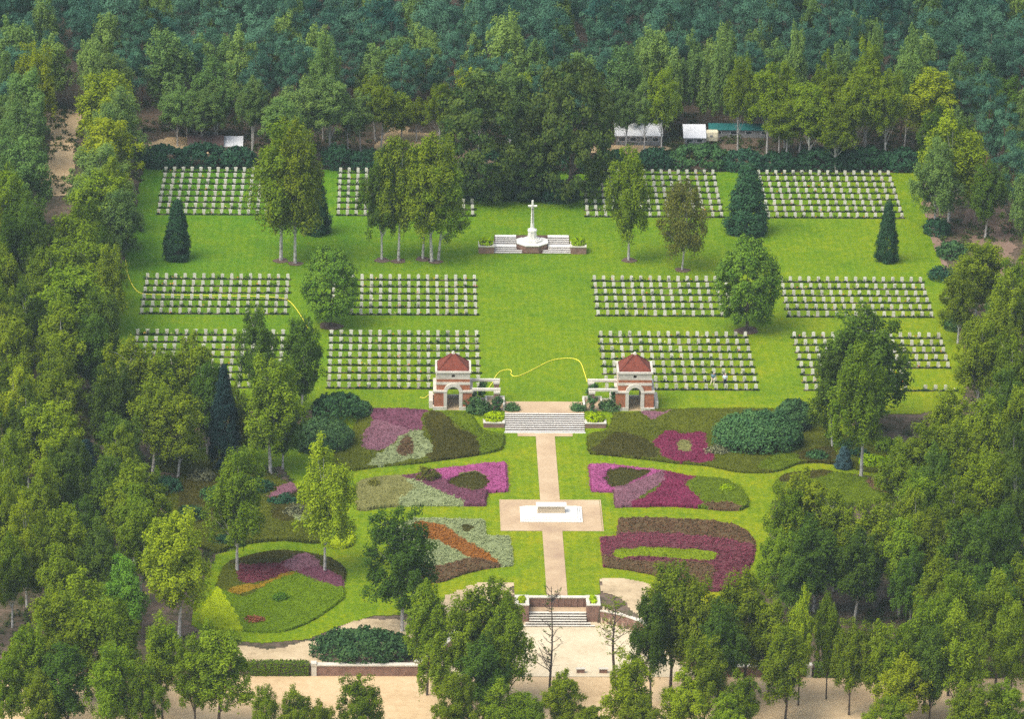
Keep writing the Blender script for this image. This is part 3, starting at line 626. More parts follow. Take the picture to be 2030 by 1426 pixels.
# ------------------------------------------------------------------ memorial cross on its terrace
t = thing('memorial_cross', 'tall white stone cross with a bronze sword on an octagonal base', 'memorial', (0, 44.55, 0))
o8 = math.pi/8
def oct_(r): return ngon(0, 0, r/math.cos(o8), 8, o8)
b = MB(); b.prism(oct_(1.98), -0.2, 0.98); b.build('brick_base', MT['oldbrick'], t)
b = MB(); b.prism(oct_(2.06), 0.98, 1.12); b.prism(oct_(1.22), 1.12, 1.40); b.prism(oct_(0.95), 1.40, 1.52); b.build('octagonal_steps', MT['marble'], t, bevel=0.02)
b = MB(); b.prism(oct_(0.66), 1.52, 1.66); b.prism(oct_(0.60), 1.66, 2.52, oct_(0.50)); b.prism(oct_(0.62), 2.52, 2.74, oct_(0.56)); b.prism(oct_(0.42), 2.74, 2.98, oct_(0.24)); b.build('pedestal', MT['marble'], t)
b = MB(); b.prism(oct_(0.24), 2.98, 6.05, oct_(0.15)); b.prism(oct_(0.15), 6.05, 6.68, oct_(0.135)); b.build('shaft', MT['marble'], t)
b = MB()
for s in (-1, 1):
    pts = [(s*0.10, 0, 5.92), (s*0.58, 0, 5.92)]; b.tube(pts, [0.15, 0.145], 8)
b.build('cross_arm', MT['marble'], t)
b = MB(); b.add([(-0.05,-0.262,5.55),(0.05,-0.262,5.55),(0.02,-0.30,3.6),(-0.02,-0.30,3.6),(-0.05,-0.215,5.55),(0.05,-0.215,5.55),(0.02,-0.23,3.6),(-0.02,-0.23,3.6)], [(0,3,2,1),(4,5,6,7),(0,1,5,4),(1,2,6,5),(2,3,7,6),(3,0,4,7)])
b.box(-0.26, 0.26, -0.25, -0.2, 5.55, 5.62); b.box(-0.035, 0.035, -0.235, -0.17, 5.62, 6.0)
b.build('bronze_sword', MT['bronze'], t)
t = thing('terrace_steps', 'two flights of white stone steps either side of the tall cross', 'steps', (0, 42.5, 0), 0)
rb = MB(); step_list = []
for i in range(4): step_list.append((0.0+i*0.36, 0.15*(i+1)))
for i in range(4): step_list.append((2.35+i*0.36, 0.6+0.15*(i+1)))
ends = step_list[4:][0][0]
for i, (y, z) in enumerate(step_list):
    rb.box(-4.95, 4.95, y+0.05, 4.35, -0.2 if i == 0 else z-0.15-0.04, z-0.04)
rb.build('risers', MT['riser'], t)
for i, (y, z) in enumerate(step_list):
    dp = 0.30 if i != 3 else 1.20
    if i == 7: dp = 0.9
    hw = 5.0 if i < 4 else 4.85
    if i == 0: hw = 5.2
    for s in (-1, 1):
        inner = 1.35 if y < 0.5 else 2.08
        a, c = sorted((s*inner, s*hw)); m = MB(); m.box(a, c, y, y+dp, z-0.04, z); m.build('step', MT['marble'], t, bevel=0.01)
planter('brick_planter', -7.05, -5.02, 42.45, 44.6, 0, 1.05, 'brick planter left of the tall cross', MT['oldbrick'], plabel='bushy yellow-green plants in the planter left of the cross', leafh=0.75)
planter('brick_planter', 5.02, 7.05, 42.45, 44.6, 0, 1.05, 'brick planter right of the tall cross', MT['oldbrick'], plabel='bushy yellow-green plants in the planter right of the cross', leafh=0.85)

# ------------------------------------------------------------------ altar-like stone on the platform
t = thing('remembrance_stone', 'long white altar stone on three low white steps in the garden platform', 'memorial', (0, -47.6, ZG))
for i, (hx, ya, yb) in enumerate(((3.5, -2.3, 2.35), (3.2, -1.95, 2.05), (2.95, -1.62, 1.75))):
    m = MB(); m.box(-hx, hx, ya, yb, 0.03 if i == 0 else 0.15*i+0.001, 0.15*(i+1)); m.build('step', MT['marble'], t, bevel=0.015)
m = MB(); m.box(-1.58, 1.58, -0.52, 0.52, 0.451, 0.56); m.box(-1.52, 1.52, -0.46, 0.46, 0.56, 1.22); m.build('block', MT['blockstone'], t, bevel=0.02)
m = MB(); m.box(-1.72, 1.72, -0.6, 0.6, 1.22, 1.36); m.build('top_slab', MT['marble'], t, bevel=0.02)

# ------------------------------------------------------------------ front retaining wall, steps and piers
t = thing('retaining_wall', 'purplish brick retaining wall with white coping at the foot of the garden path', 'wall', (0, -71.6, ZG))
m = MB(); m.box(-3.1, 3.1, -0.35, 0.0, -2.1, -0.02); m.build('wall', MT['oldbrick'], t)
for i in range(9):
    m = MB(); x = -2.75+i*0.69; m.box(x-0.06, x+0.06, -0.43, -0.35, -1.05, -0.1); m.build('pilaster', MT['oldbrick'], t)
m = MB(); m.box(-3.1, 3.1, -0.45, 0.12, -0.02, 0.10); m.build('coping', MT['stone'], t, bevel=0.015)
t = thing('front_steps', 'low flight of pale stone steps rising from the gravel forecourt', 'steps', (0, -71.95, ZC))
m = MB(); m.box(-3.1, 3.1, -1.55, -0.10, -0.1, 0.86); m.build('landing', MT['pave'], t)
for i in range(6):
    z = 0.90-0.15*i; y = -1.55-0.36*i; hw = 3.08 if i < 4 else 3.5+0.45*(i-4)
    m = MB(); m.box(-hw, hw, y-0.32, y if i else y+0.12, z-0.045, z); m.build('step', MT['stone'], t, bevel=0.01)
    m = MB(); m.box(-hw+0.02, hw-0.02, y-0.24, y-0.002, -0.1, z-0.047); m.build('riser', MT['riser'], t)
for s, nm in ((-1, 'left'), (1, 'right')):
    x0, x1 = sorted((s*3.12, s*4.55))
    planter('pier_planter', x0, x1, -74.2, -71.5, ZC, ZG+0.14, f'brick pier with a white stone planter on top, {nm} of the front steps', MT['oldbrick'], 0.36, leafh=0.22, tight=1.35, plabel=f'small leafy plant in the pier planter {nm} of the front steps', leaf='limegreen')
    # low curved wall round the forecourt
    t = thing('curved_wall', f'low curved brick wall with white coping, {nm} of the gravel forecourt', 'wall', (s*4.55, -74.2, ZC))
    pts = []
    cv = smoothpoly([(CURVE[0][1], CURVE[0][0])]+[(c[1], c[0]) for c in CURVE], 1)
    ctr = [(c[1], c[0]) for c in CURVE]; ctr = [ctr[0]]+[((ctr[i][0]*3+ctr[i+1][0])/4, (ctr[i][1]*3+ctr[i+1][1])/4) if k == 0 else ((ctr[i][0]+ctr[i+1][0]*3)/4, (ctr[i][1]+ctr[i+1][1]*3)/4) for i in range(len(ctr)-1) for k in (0, 1)]+[ctr[-1]]
    wl = MB(); cp = MB()
    for (xa, ya), (xb, yb) in zip(ctr[:-1], ctr[1:]):
        d = np.array([xb-xa, yb-ya]); d /= np.linalg.norm(d)+1e-9; nn = np.array([-d[1], d[0]])
        if nn[1] < 0: nn = -nn
        def q(x, y, o): return ((x+nn[0]*o)*s-s*4.55, y+nn[1]*o+74.2)
        for mm, o0, o1, za, zb in ((wl, -0.12, 0.55, -0.3, 1.38), (cp, -0.2, 0.62, 1.38, 1.50)):
            A, B, C_, D_ = q(xa, ya, o0), q(xb, yb, o0), q(xb, yb, o1), q(xa, ya, o1)
            zoff = -0.02*(ya+74.2)*0
            mm.add([(*A, za), (*B, za), (*C_, za), (*D_, za), (*A, zb), (*B, zb), (*C_, zb), (*D_, zb)], [(0,3,2,1),(4,5,6,7),(0,1,5,4),(1,2,6,5),(2,3,7,6),(3,0,4,7)])
    wl.build('wall', MT['oldbrick'], t); cp.build('coping', MT['stone'], t)
    # straight roadside wall and clipped hedge beyond it
    x0, x1 = sorted((s*15.0, s*25.6))
    t = thing('roadside_wall', f'low brick wall with white coping beside the sand road, {nm} of the forecourt', 'wall', ((x0+x1)/2, -88.7, ZC))
    hx = (x1-x0)/2
    m = MB(); m.box(-hx, hx, -0.15, 0.4, -0.2, 1.12); m.build('wall', MT['oldbrick'], t)
    m = MB(); m.box(-hx, hx, -0.25, 0.5, 1.12, 1.25); m.build('coping', MT['stone'], t)
    m = MB(); m.box(*sorted((s*hx, s*(hx+0.6))), -0.3, 0.55, 1.12, 1.42); m.box(*sorted((s*hx, s*(hx+0.55))), -0.25, 0.5, -0.2, 1.12); m.build('end_pier', MT['stone'], t, bevel=0.02)
def hedgemesh(lx, ly, h, dens=110, leaf=0.10):
    n = int(dens*lx*(ly+2*h)); sel = rng.random(n)*(ly+2*h); P = np.empty((n, 3)); nr = np.zeros((n, 3))
    P[:, 0] = (rng.random(n)-0.5)*lx
    top = sel < ly; fr = (~top) & (sel < ly+h); bk = ~top & ~fr
    P[top, 1] = sel[top]-ly/2; P[top, 2] = h; nr[top, 2] = 1
    P[fr, 1] = -ly/2; P[fr, 2] = sel[fr]-ly; nr[fr, 1] = -1; P[bk, 1] = ly/2; P[bk, 2] = sel[bk]-ly-h; nr[bk, 1] = 1
    P += rng.normal(size=(n, 3))*0.05; nr += rng.normal(size=(n, 3))*0.45+np.array([0, 0, 0.25])
    return leafmesh('hedge_leaves', P, nr, leaf*(0.7+0.6*rng.random(n)), rng.random(n))
def hedge(x0, x1, y, ly, z0, h, label):
    t = thing('clipped_hedge', label, 'hedge', ((x0+x1)/2, y, z0), 0, 'clipped hedges along the sand road')
    m = MB(); hx = (x1-x0)/2; m.box(-hx+.05, hx-.05, -ly/2+.05, ly/2-.05, -0.2, h-0.05); m.build('twigs', MT['barkd'], t)
    link('foliage', hedgemesh(x1-x0, ly, h), L['hedge'], t)
hedge(-32.6, -26.4, -88.4, 1.1, ZC, 1.35, 'clipped green hedge at the left end of the roadside brick wall')
hedge(-72, -55.2, -88.4, 1.1, ZC, 1.35, 'clipped green hedge along the road at the far left')
hedge(26.4, 34.0, -88.4, 1.1, ZC, 1.35, 'clipped green hedge beside the right roadside wall')
hedge(34.4, 46.0, -88.4, 1.1, ZC, 1.35, 'clipped dark hedge along the road at the far right')
for px, nm in ((990, 'left'), (1151, 'middle'), (1196, 'right')):
    p = atz(px, 1335, ZC); m = MB(); m.box(-0.42, 0.42, -0.16, 0.16, 0.0, 0.45); m2 = MB(); m2.box(-0.5, 0.5, -0.22, 0.22, 0.45, 0.52)
    t = thing('bollard_block', f'low stone kerb block at the forecourt entrance, {nm} one of three', 'block', tuple(p), 0, 'kerb blocks at the forecourt entrance')
    m.build('base', MT['oldbrick'], t); m2.build('cap', MT['stone'], t)

# ------------------------------------------------------------------ headstones
ORD = ['zeroth','first','second','third','fourth','fifth','sixth','seventh','eighth','ninth','tenth','eleventh','twelfth','thirteenth','fourteenth','fifteenth','sixteenth','seventeenth','eighteenth','nineteenth']
TENS = {2:'twent',3:'thirt',4:'fort',5:'fift',6:'sixt',7:'sevent',8:'eight',9:'ninet'}
def ordw(n):
    if n < 20: return ORD[n]
    if n >= 100: return 'hundred-and-'+ordw(n-100) if n > 100 else 'hundredth'
    return TENS[n//10]+('ieth' if n % 10 == 0 else 'y-'+ORD[n % 10])
DX, DY = 1.2, 2.739
def stonemesh(tapered):
    m = MB(); w0, w1, h, d = (0.205, 0.205, 0.72, 0.05) if not tapered else (0.17, 0.195, 0.58, 0.05)
    pr = [(-w0, -0.1), (w0, -0.1), (w1, h-0.06)]
    if tapered: pr = [(-w0, -0.1), (w0, -0.1), (w1, h-0.06), (0.245, h), (0.245, h+0.10), (0.0, h+0.14), (-0.245, h+0.10), (-0.245, h), (-w1, h-0.06)]
    else: pr = [(-w0, -0.1), (w0, -0.1), (w1, h-0.05)]+[(w1*math.cos(a), h-0.05+0.06*math.sin(a)) for a in (0.6, 1.1, 1.57, 2.04, 2.54)]+[(-w1, h-0.05)]
    n = len(pr); m.add([(p[0], -d, p[1]) for p in pr]+[(p[0], d, p[1]) for p in pr], [tuple(range(n)), tuple(range(n, 2*n))[::-1]]+[((i+1) % n, i, n+i, n+(i+1) % n) for i in range(n)])
    return m
SM = {}
for k in (False, True):
    b = stonemesh(k); me = bpy.data.meshes.new('headstone'); me.from_pydata(b.v, [], b.f); me.update(); me.materials.append(MT['grave']); SM[k] = (me, b)
PLOTS = [  # name, x of first stone, y of back row, rows, tapered, description
 ('T1', -49.7, 77.9, 8, True, 'far left plot by the back hedge'), ('T2', -25.65, 77.9, 8, False, 'back plot left of the oaks'),
 ('T3', 7.8, 77.9, 8, False, 'back plot right of the oaks'), ('T4', 32.1, 77.9, 8, False, 'far right plot by the back hedge'),
 ('M1', -49.7, 31.54, 6, False, 'plot crossed by the yellow hose'), ('M2', -25.75, 31.54, 6, False, 'middle plot left of the great lawn'),
 ('M3', 7.7, 31.54, 6, False, 'middle plot right of the great lawn'), ('M4', 31.8, 31.54, 6, False, 'middle plot at the far right'),
 ('L1', -49.73, 9.77, 8, True, 'front plot at the far left'), ('L2', -25.72, 9.77, 8, True, 'plot behind left gatehouse'),
 ('L3', 7.72, 9.77, 8, False, 'plot behind right gatehouse'), ('L4', 31.82, 9.77, 8, False, 'plot behind the dark tree at right')]
HIDDEN = [  # outlines, in the photograph, of crowns that hide stones
 [(240,690),(330,690),(440,680),(470,740),(470,950),(240,950)], [(470,650),(560,650),(640,665),(640,850),(470,800)], [(1610,660),(1680,630),(1760,640),(1790,700),(1800,860),(1610,860),(1605,760)],
 [(862,700),(940,700),(940,800),(862,800)], [(1218,705),(1296,705),(1296,800),(1218,800)]]
stones = []
for nm, x0, yb, rows, tap, desc in PLOTS:
    for r_ in range(rows):
        for c in range(16):
            x, y = x0+c*DX, yb-r_*DY
            if nm == 'L4' and ((r_ in (5, 6) and c >= 11) or (r_ == 7 and 11 <= c <= 11)): continue
            if nm == 'L4' and r_ == 7 and c > 14: continue
            if nm in ('T2', 'T3') and ((nm == 'T3' and r_ < 2 and c < 2 ) or (nm == 'T2' and r_ < 4 and c > 13)): continue
            px, py = proj((x, y, 0.4)); hid = any(inpoly(np.array([px]), np.array([py]), h)[0] for h in HIDDEN)
            stones.append((hid, y, nm, r_, c, x, tap, rows, desc))
vis = sorted([s for s in stones if not s[0]], key=lambda s: s[1]+0.0001*abs(s[5]))
indiv, rest = vis[:296], vis[296:]+[s for s in stones if s[0]]
for hid, y, nm, r_, c, x, tap, rows, desc in indiv:
    o = link('headstone', SM[tap][0], MT['grave']); o.location = (x+rng.normal()*0.012, y, rng.normal()*0.012); o.rotation_euler = (rng.normal()*0.022, rng.normal()*0.022, rng.normal()*0.03)
    fr = rows-r_; row = 'front row' if fr == 1 else ordw(fr)+' row from front'
    tag(o, f'headstone {ordw(c+1)} from left in {row}, {desc}', 'headstone', 'white headstones in rows')
vv = []; 
mb_rest = MB()
for hid, y, nm, r_, c, x, tap, rows, desc in rest:
    b = SM[tap][1]; dx_, dz_ = rng.normal()*0.012, rng.normal()*0.012
    mb_rest.add([(p[0]+x+dx_, p[1]+y, p[2]+dz_) for p in b.v], b.f)
tag(mb_rest.build('headstone_rows', MT['grave']), 'rows of white headstones in the middle and back plots', 'headstones', None, 'stuff')
# planting strip along the foot of every row
for nm, x0, yb, rows, tap, desc in PLOTS:
    for r_ in range(rows):
        y = yb-r_*DY; c0, c1 = 0, 15
        if nm == 'L4' and r_ in (5, 6): c1 = 10
        if nm == 'T2' and r_ < 4: c1 = 13
        if nm == 'T3' and r_ < 2: c0 = 2
        xa, xb = x0+c0*DX-0.4, x0+c1*DX+0.4
        fr = rows-r_; row = 'front row' if fr == 1 else ordw(fr)+' row from front'
        t = thing('planting_strip', f'soil strip, {row}, {desc}', 'planting strip', ((xa+xb)/2, y, 0), 0, 'planting strips along the headstones')
        hx = (xb-xa)/2; m = MB(); n = 40; pts_f = [(-hx+2*hx*i/n, -0.40+rng.normal()*0.035) for i in range(n+1)]; pts_b = [(hx-2*hx*i/n, 0.06+rng.normal()*0.03) for i in range(n+1)]
        ff = [(2*n+1-i, i, i+1, 2*n-i) for i in range(n)]
        V = [(p[0], p[1], 0.03) for p in pts_f+pts_b]; m.add(V, [(i, i+1, 2*n-i, 2*n+1-i) for i in range(n)]); m.build('soil', MT['soil'], t)
        k = int(hx*2*4.2); cx_ = rng.uniform(-hx, hx, k); big = rng.random(k) < 0.10
        c_ = np.stack([cx_, rng.uniform(-0.34, -0.10, k), np.where(big, 0.25, 0.07)], 1)
        P, nr, s, v = cluster(c_, c_[:, :2]*0+c_[:, :2], np.where(big, 0.36, 0.20)*(0.7+0.7*rng.random(k)), 20, 0.085, 0.6, 0.4, 0.7)
        P[:, 2] = np.abs(P[:, 2])+0.03
        tag(link('low_plants', leafmesh('low_plants', P, nr, s, v), L['rose'], t), kind='stuff')
        for lf, q in (('redflower', 5), ('whiteflower', 5)):
            kk = rng.integers(1, q)
            c_ = np.stack([rng.uniform(-hx, hx, kk), rng.uniform(-0.4, -0.15, kk), 0.2+0.1*rng.random(kk)], 1)
            P, nr, s, v = cluster(c_, c_[:, :2], 0.13, 9, 0.06, 0.8, 0.3, 0.5); P[:, 2] = np.abs(P[:, 2])+0.1
            tag(link('flowers', leafmesh('flowers', P, nr, s, v), L[lf], t), kind='stuff')

# ------------------------------------------------------------------ heather beds
def bed(label, outline, base, patches, h=0.30, res=0.17, sprig=16.0, leaf=0.075, sm=3):
    P = wpoly(outline); P = smoothpoly(P, sm) if sm else P
    x0, x1 = min(p[0] for p in P), max(p[0] for p in P); y0, y1 = min(p[1] for p in P), max(p[1] for p in P)
    gx, gy = np.arange(x0-res, x1+2*res, res), np.arange(y0-res, y1+2*res, res); X, Y = np.meshgrid(gx, gy)
    jx = 0.10*(np.sin(2.1*X+1.3*Y)+np.sin(3.7*Y-1.1*X)); jy = 0.10*(np.sin(1.7*Y-2.3*X+1)+np.sin(3.1*X+2.7*Y))
    ins = inpoly(X, Y, P); kind = np.full(X.shape, 0)
    names = [base]+[p[0] for p in patches]; hs = np.zeros(X.shape)+h
    for i, (nm, poly, *rest_) in enumerate(patches):
        Q = smoothpoly(wpoly(poly), 3); sel = inpoly(X+jx, Y+jy, Q); kind[sel] = i+1
        hs[sel] = rest_[0] if rest_ else h
    nz = 0.04*rng.random(X.shape)+0.05*np.sin(1.7*X+0.6*Y)*np.sin(1.3*Y-0.5*X)
    # edge vertices drop to the turf
    inner = ins.copy()
    for a, b in ((1, 0), (-1, 0), (0, 1), (0, -1)): inner &= np.roll(np.roll(ins, a, 0), b, 1)
    Zg = gz(X, Y); Z = np.where(inner, Zg+np.maximum(0.06, hs+nz), Zg-0.03)
    ny, nx = X.shape; idx = np.arange(nx*ny).reshape(ny, nx)
    Qd = np.stack([idx[:-1, :-1], idx[:-1, 1:], idx[1:, 1:], idx[1:, :-1]], -1).reshape(-1, 4)
    ok = ins.ravel()[Qd].all(1); Qd = Qd[ok]; kd = kind.ravel()[Qd[:, 0]]
    V = np.stack([X, Y, Z], -1).reshape(-1, 3); o3 = np.array([(x0+x1)/2, (y0+y1)/2, float(gz((x0+x1)/2, (y0+y1)/2))])
    t = thing('heather_bed', label, 'flower bed', tuple(o3), 0, 'heather beds of the sunken garden')
    V = V-o3
    def pieces(q):
        # connected pieces of one colour, each a patch of its own
        lab = np.arange(len(q)); vm = {}
        def find(a):
            while lab[a] != a: lab[a] = lab[lab[a]]; a = lab[a]
            return a
        for a, f in enumerate(q):
            for vv_ in f:
                b = vm.setdefault(int(vv_), a)
                ra, rb = find(a), find(b)
                if ra != rb: lab[ra] = rb
        r = np.array([find(a) for a in range(len(q))]); return [q[r == k] for k in np.unique(r)]
    for i, nm in enumerate(names):
        q0 = Qd[kd == i]
        if len(q0) < 4: continue
        for q in pieces(q0):
            u, inv = np.unique(q, return_inverse=True)
            o = link('plant_patch', npmesh('plant_patch', V[u], inv.reshape(-1, 4)), HM[nm][0], t)
            o['label'] = PATCHL.get(nm, nm)
            n = max(3, int(len(q)*res*res*sprig*2.6))
            f = q[rng.integers(0, len(q), n)]; wt = rng.random((n, 4)); wt /= wt.sum(1, keepdims=True); C = (V[f]*wt[:, :, None]).sum(1)
            big = 1.5 if nm in ('silver', 'brown') else 1.0
            C[:, 2] += 0.01+0.07*rng.random(n)*big; C[:, :2] += rng.normal(size=(n, 2))*0.2
            nr = np.stack([rng.normal(size=n)*0.6, -0.2+rng.normal(size=n)*0.6, 0.85+0*C[:, 0]], 1); sz_ = leaf*big*(0.6+0.8*rng.random(n)); vv2 = rng.random(n)
            zq = V[q][:, :, 2]; st = q[(zq.max(1)-zq.min(1)) > 0.16]
            if len(st):
                f = st[np.repeat(np.arange(len(st)), 7)]; wt = rng.random((len(f), 4)); wt /= wt.sum(1, keepdims=True); Ce = (V[f]*wt[:, :, None]).sum(1)+rng.normal(size=(len(f), 3))*np.array([0.07, 0.07, 0.03])
                ce = Ce-V[q].reshape(-1, 3).mean(0)
                EDGE = (Ce, np.stack([rng.normal(size=len(f))*0.5, -0.6+rng.normal(size=len(f))*0.4, 0.6+0*Ce[:, 0]], 1), 0.085*(0.6+0.8*rng.random(len(f))), rng.random(len(f)))
            else: EDGE = None
            if nm in ('silver', 'brown', 'plum', 'orange'):      # separate little tufts with soil between them
                k_ = max(2, int(len(q)*res*res*(7.5 if nm != 'silver' else 6.0))); f = q[rng.integers(0, len(q), k_)]; tc = V[f].mean(1)+np.array([0, 0, 0.05]); tc[:, :2] += rng.normal(size=(k_, 2))*0.06
                C, nr, sz_, vv2 = cluster(tc, tc[:, :2], 0.15+0.09*rng.random(k_), 18, 0.08, 0.7, 0.2, 0.5, 0, 0.9, offw=1.0)
            if EDGE is not None: C, nr, sz_, vv2 = [np.concatenate(z) for z in zip((C, nr, sz_, vv2), EDGE)]
            tag(link('sprigs', leafmesh('sprigs', C, nr, sz_, vv2), HM[nm][1], o), kind='stuff')
    return t
PATCHL = {'olive': 'olive green heath patch', 'dark': 'dark brownish heath patch', 'green': 'mid green heath patch', 'moss': 'bright moss green heath patch', 'mauve': 'mauve heather patch', 'dusty': 'dusty pink heather patch', 'pink': 'bright pink heather patch', 'magenta': 'deep magenta heather patch', 'silver': 'silvery green patch', 'pale': 'pale straw green patch', 'orange': 'rusty orange patch', 'gold': 'golden heath patch', 'brown': 'brown patch with green tufts', 'plum': 'plum red heather patch', 'yellow': 'yellow green heath patch', 'lime': 'fresh green patch'}
bed('sloping heather bed left of garden steps with mauve and silver patches',
    [(738,813),(800,813),(862,817),(925,822),(950,850),(962,856),(990,863),(1000,864),(1000,888),(985,897),(940,906),(880,914),(820,922),(760,927),(732,931),(690,936),(655,934),(640,915),(690,880),(700,850),(735,830)], 'olive',
    [('mauve', [(725,810),(860,812),(866,832),(838,842),(830,862),(775,862),(735,845)]), ('dusty', [(735,848),(800,855),(832,860),(795,870),(762,896),(725,896),(716,878)]),
     ('dark', [(842,846),(872,834),(905,855),(940,868),(950,900),(930,910),(860,918),(845,905),(856,890),(852,872)]), ('green', [(862,818),(900,825),(960,842),(1000,860),(1000,880),(985,898),(950,904),(948,880),(930,862),(890,845)]),
     ('silver', [(732,929),(745,908),(785,882),(792,868),(832,859),(840,872),(855,884),(855,897),(838,911),(800,920)]), ('brown', [(786,902),(788,888),(802,872),(810,874),(820,890),(815,903),(800,910)])])
bed('sloping heather bed right of garden steps with magenta patch',
    [(1163,866),(1200,856),(1212,845),(1216,824),(1262,820),(1300,815),(1400,813),(1500,813),(1600,818),(1620,850),(1690,872),(1770,905),(1765,935),(1720,938),(1680,928),(1630,920),(1585,922),(1550,935),(1515,940),(1460,938),(1400,926),(1340,921),(1300,916),(1240,909),(1185,903),(1167,900)], 'olive',
    [('dark', [(1180,890),(1220,862),(1262,870),(1285,880),(1305,912),(1240,908),(1175,902)]), ('dusty', [(1268,838),(1290,822),(1330,820),(1322,842),(1285,848)]), ('magenta', [(1294,882),(1322,858),(1350,866),(1392,862),(1402,888),(1416,918),(1362,922),(1318,914),(1305,898)]),
     ('pale', [(1340,890),(1348,878),(1368,882),(1370,896),(1352,902)]), ('green', [(1500,930),(1540,905),(1578,905),(1580,925),(1540,937)]), ('dark', [(1580,905),(1640,890),(1660,910),(1660,922),(1600,922)])], sm=3)
bed('left heather bed with bright pink patch beside the stone platform',
    [(700,968),(713,957),(755,949),(794,947),(825,944),(862,935),(924,928),(966,922),(1004,921),(1007,926),(1008,977),(968,979),(966,981),(966,1006),(880,1005),(808,1006),(766,1008),(722,1015),(706,1013)], 'pale',
    [('mauve', [(792,946),(862,934),(905,958),(900,968),(930,978),(966,975),(970,1009),(921,1006),(872,980),(830,962)]), ('silver', [(798,957),(832,963),(872,981),(922,1007),(795,1008),(800,990),(822,975)]),
     ('pink', [(852,938),(924,927),(1012,918),(1012,979),(964,979),(964,952),(942,942),(910,945),(886,958),(866,953)]), ('dark', [(887,959),(908,947),(938,943),(962,952),(965,970),(948,977),(916,974),(896,967)], 0.2)], sm=0, h=0.38)
bed('right heather bed with pink and deep magenta patches beside the stone platform',
    [(1166,924),(1211,925),(1246,929),(1316,937),(1365,948),(1418,952),(1446,956),(1470,972),(1486,993),(1484,1007),(1467,1015),(1435,1015),(1383,1010),(1330,1006),(1281,1007),(1218,1008),(1216,980),(1214,978),(1169,977)], 'green',
    [('pink', [(1160,918),(1211,924),(1250,928),(1318,936),(1298,950),(1262,962),(1240,978),(1168,980)]), ('dusty', [(1214,978),(1262,960),(1300,944),(1325,936),(1318,958),(1270,990),(1245,1010),(1216,1010)]),
     ('magenta', [(1245,1009),(1290,985),(1312,962),(1322,939),(1378,949),(1360,962),(1366,978),(1392,1010),(1320,1008)]), ('dark', [(1196,950),(1208,936),(1246,935),(1287,942),(1267,955),(1239,967),(1215,974),(1202,962)], 0.2), ('brown', [(1392,1006),(1430,1002),(1470,1012),(1435,1018)])], sm=0, h=0.38)
bed('left front bed with silvery plants and a rusty orange band',
    [(775,1055),(818,1030),(895,1031),(962,1033),(964,1050),(966,1065),(1013,1066),(1016,1095),(1018,1124),(990,1127),(959,1131),(924,1140),(895,1150),(872,1158),(838,1156),(800,1130),(780,1095)], 'silver',
    [('orange', [(820,1042),(862,1043),(888,1052),(916,1073),(959,1098),(990,1124),(964,1126),(930,1110),(895,1092),(860,1075),(825,1070)]), ('brown', [(780,1110),(840,1122),(870,1128),(900,1120),(935,1112),(990,1125),(960,1133),(900,1150),(860,1162),(800,1150)]), ('dark', [(912,1050),(922,1045),(940,1050),(930,1058),(916,1057)])], h=0.28, sm=0)
bed('right front bed with plum and brown heather round a green tongue',
    [(1225,1031),(1275,1029),(1330,1031),(1400,1034),(1453,1043),(1484,1057),(1500,1078),(1495,1112),(1481,1141),(1463,1166),(1421,1176),(1380,1172),(1340,1160),(1288,1141),(1246,1133),(1193,1126),(1188,1068),(1220,1067),(1223,1050)], 'plum',
    [('brown', [(1215,1025),(1330,1028),(1420,1034),(1505,1070),(1500,1088),(1430,1078),(1340,1066),(1270,1066),(1215,1064)]), ('plum', [(1185,1070),(1280,1062),(1380,1068),(1490,1085),(1480,1110),(1400,1090),(1270,1085),(1190,1100)]),
     ('brown', [(1195,1105),(1215,1112),(1300,1120),(1400,1122),(1410,1150),(1330,1160),(1240,1135),(1195,1128)]),
     ('lime', [(1211,1105),(1229,1096),(1274,1092),(1348,1094),(1407,1099),(1421,1109),(1398,1119),(1330,1113),(1264,1110),(1225,1113)], 0.36)], h=0.28, sm=0)
bed('round bed on the left with a mauve ribbon and a yellow-green corner',
    [(445,1122),(491,1105),(543,1094),(596,1097),(649,1107),(682,1126),(687,1145),(682,1164),(684,1187),(642,1220),(596,1245),(547,1257),(480,1254),(421,1247),(395,1235),(402,1205),(425,1170)], 'olive',
    [('moss', [(440,1175),(480,1188),(520,1170),(575,1140),(640,1160),(690,1172),(690,1190),(640,1222),(590,1248),(540,1262),(475,1258),(455,1210)]), ('dark', [(455,1120),(495,1100),(600,1092),(690,1125),(690,1165),(630,1150),(560,1130),(500,1128)]),
     ('yellow', [(385,1240),(400,1200),(425,1166),(445,1185),(455,1207),(482,1258),(420,1252)]), ('gold', [(450,1172),(478,1166),(518,1161),(560,1142),(585,1142),(560,1150),(520,1167),(485,1180),(460,1182)]),
     ('plum', [(468,1128),(509,1124),(558,1121),(590,1110),(580,1135),(545,1148),(519,1158),(477,1160)]), ('dusty', [(560,1122),(596,1102),(628,1114),(632,1130),(600,1140),(572,1136)]), ('mauve', [(590,1138),(632,1128),(684,1156),(682,1170),(624,1155)])], h=0.25)
bed('small yellow-green bed by the slender birch on the left', [(649,1086),(655,1078),(672,1062),(690,1058),(703,1062),(706,1073),(696,1086),(667,1091)], 'yellow', [], h=0.5)
bed('wild heath bed under the birches on the left', [(435,1097),(470,1085),(520,1077),(570,1075),(620,1080),(645,1074),(650,1050),(640,1010),(600,985),(560,955),(480,930),(380,935),(330,980),(340,1050),(400,1090)], 'olive',
    [('dusty', [(532,1000),(548,982),(580,965),(600,972),(585,985),(560,995)], 0.8), ('dark', [(360,960),(440,950),(470,990),(420,1040),(360,1030)]), ('dark', [(540,1003),(600,990),(620,1020),(570,1040),(540,1030)]), ('silver', [(575,1020),(610,1015),(630,1035),(590,1042)], 0.5)], h=0.4)
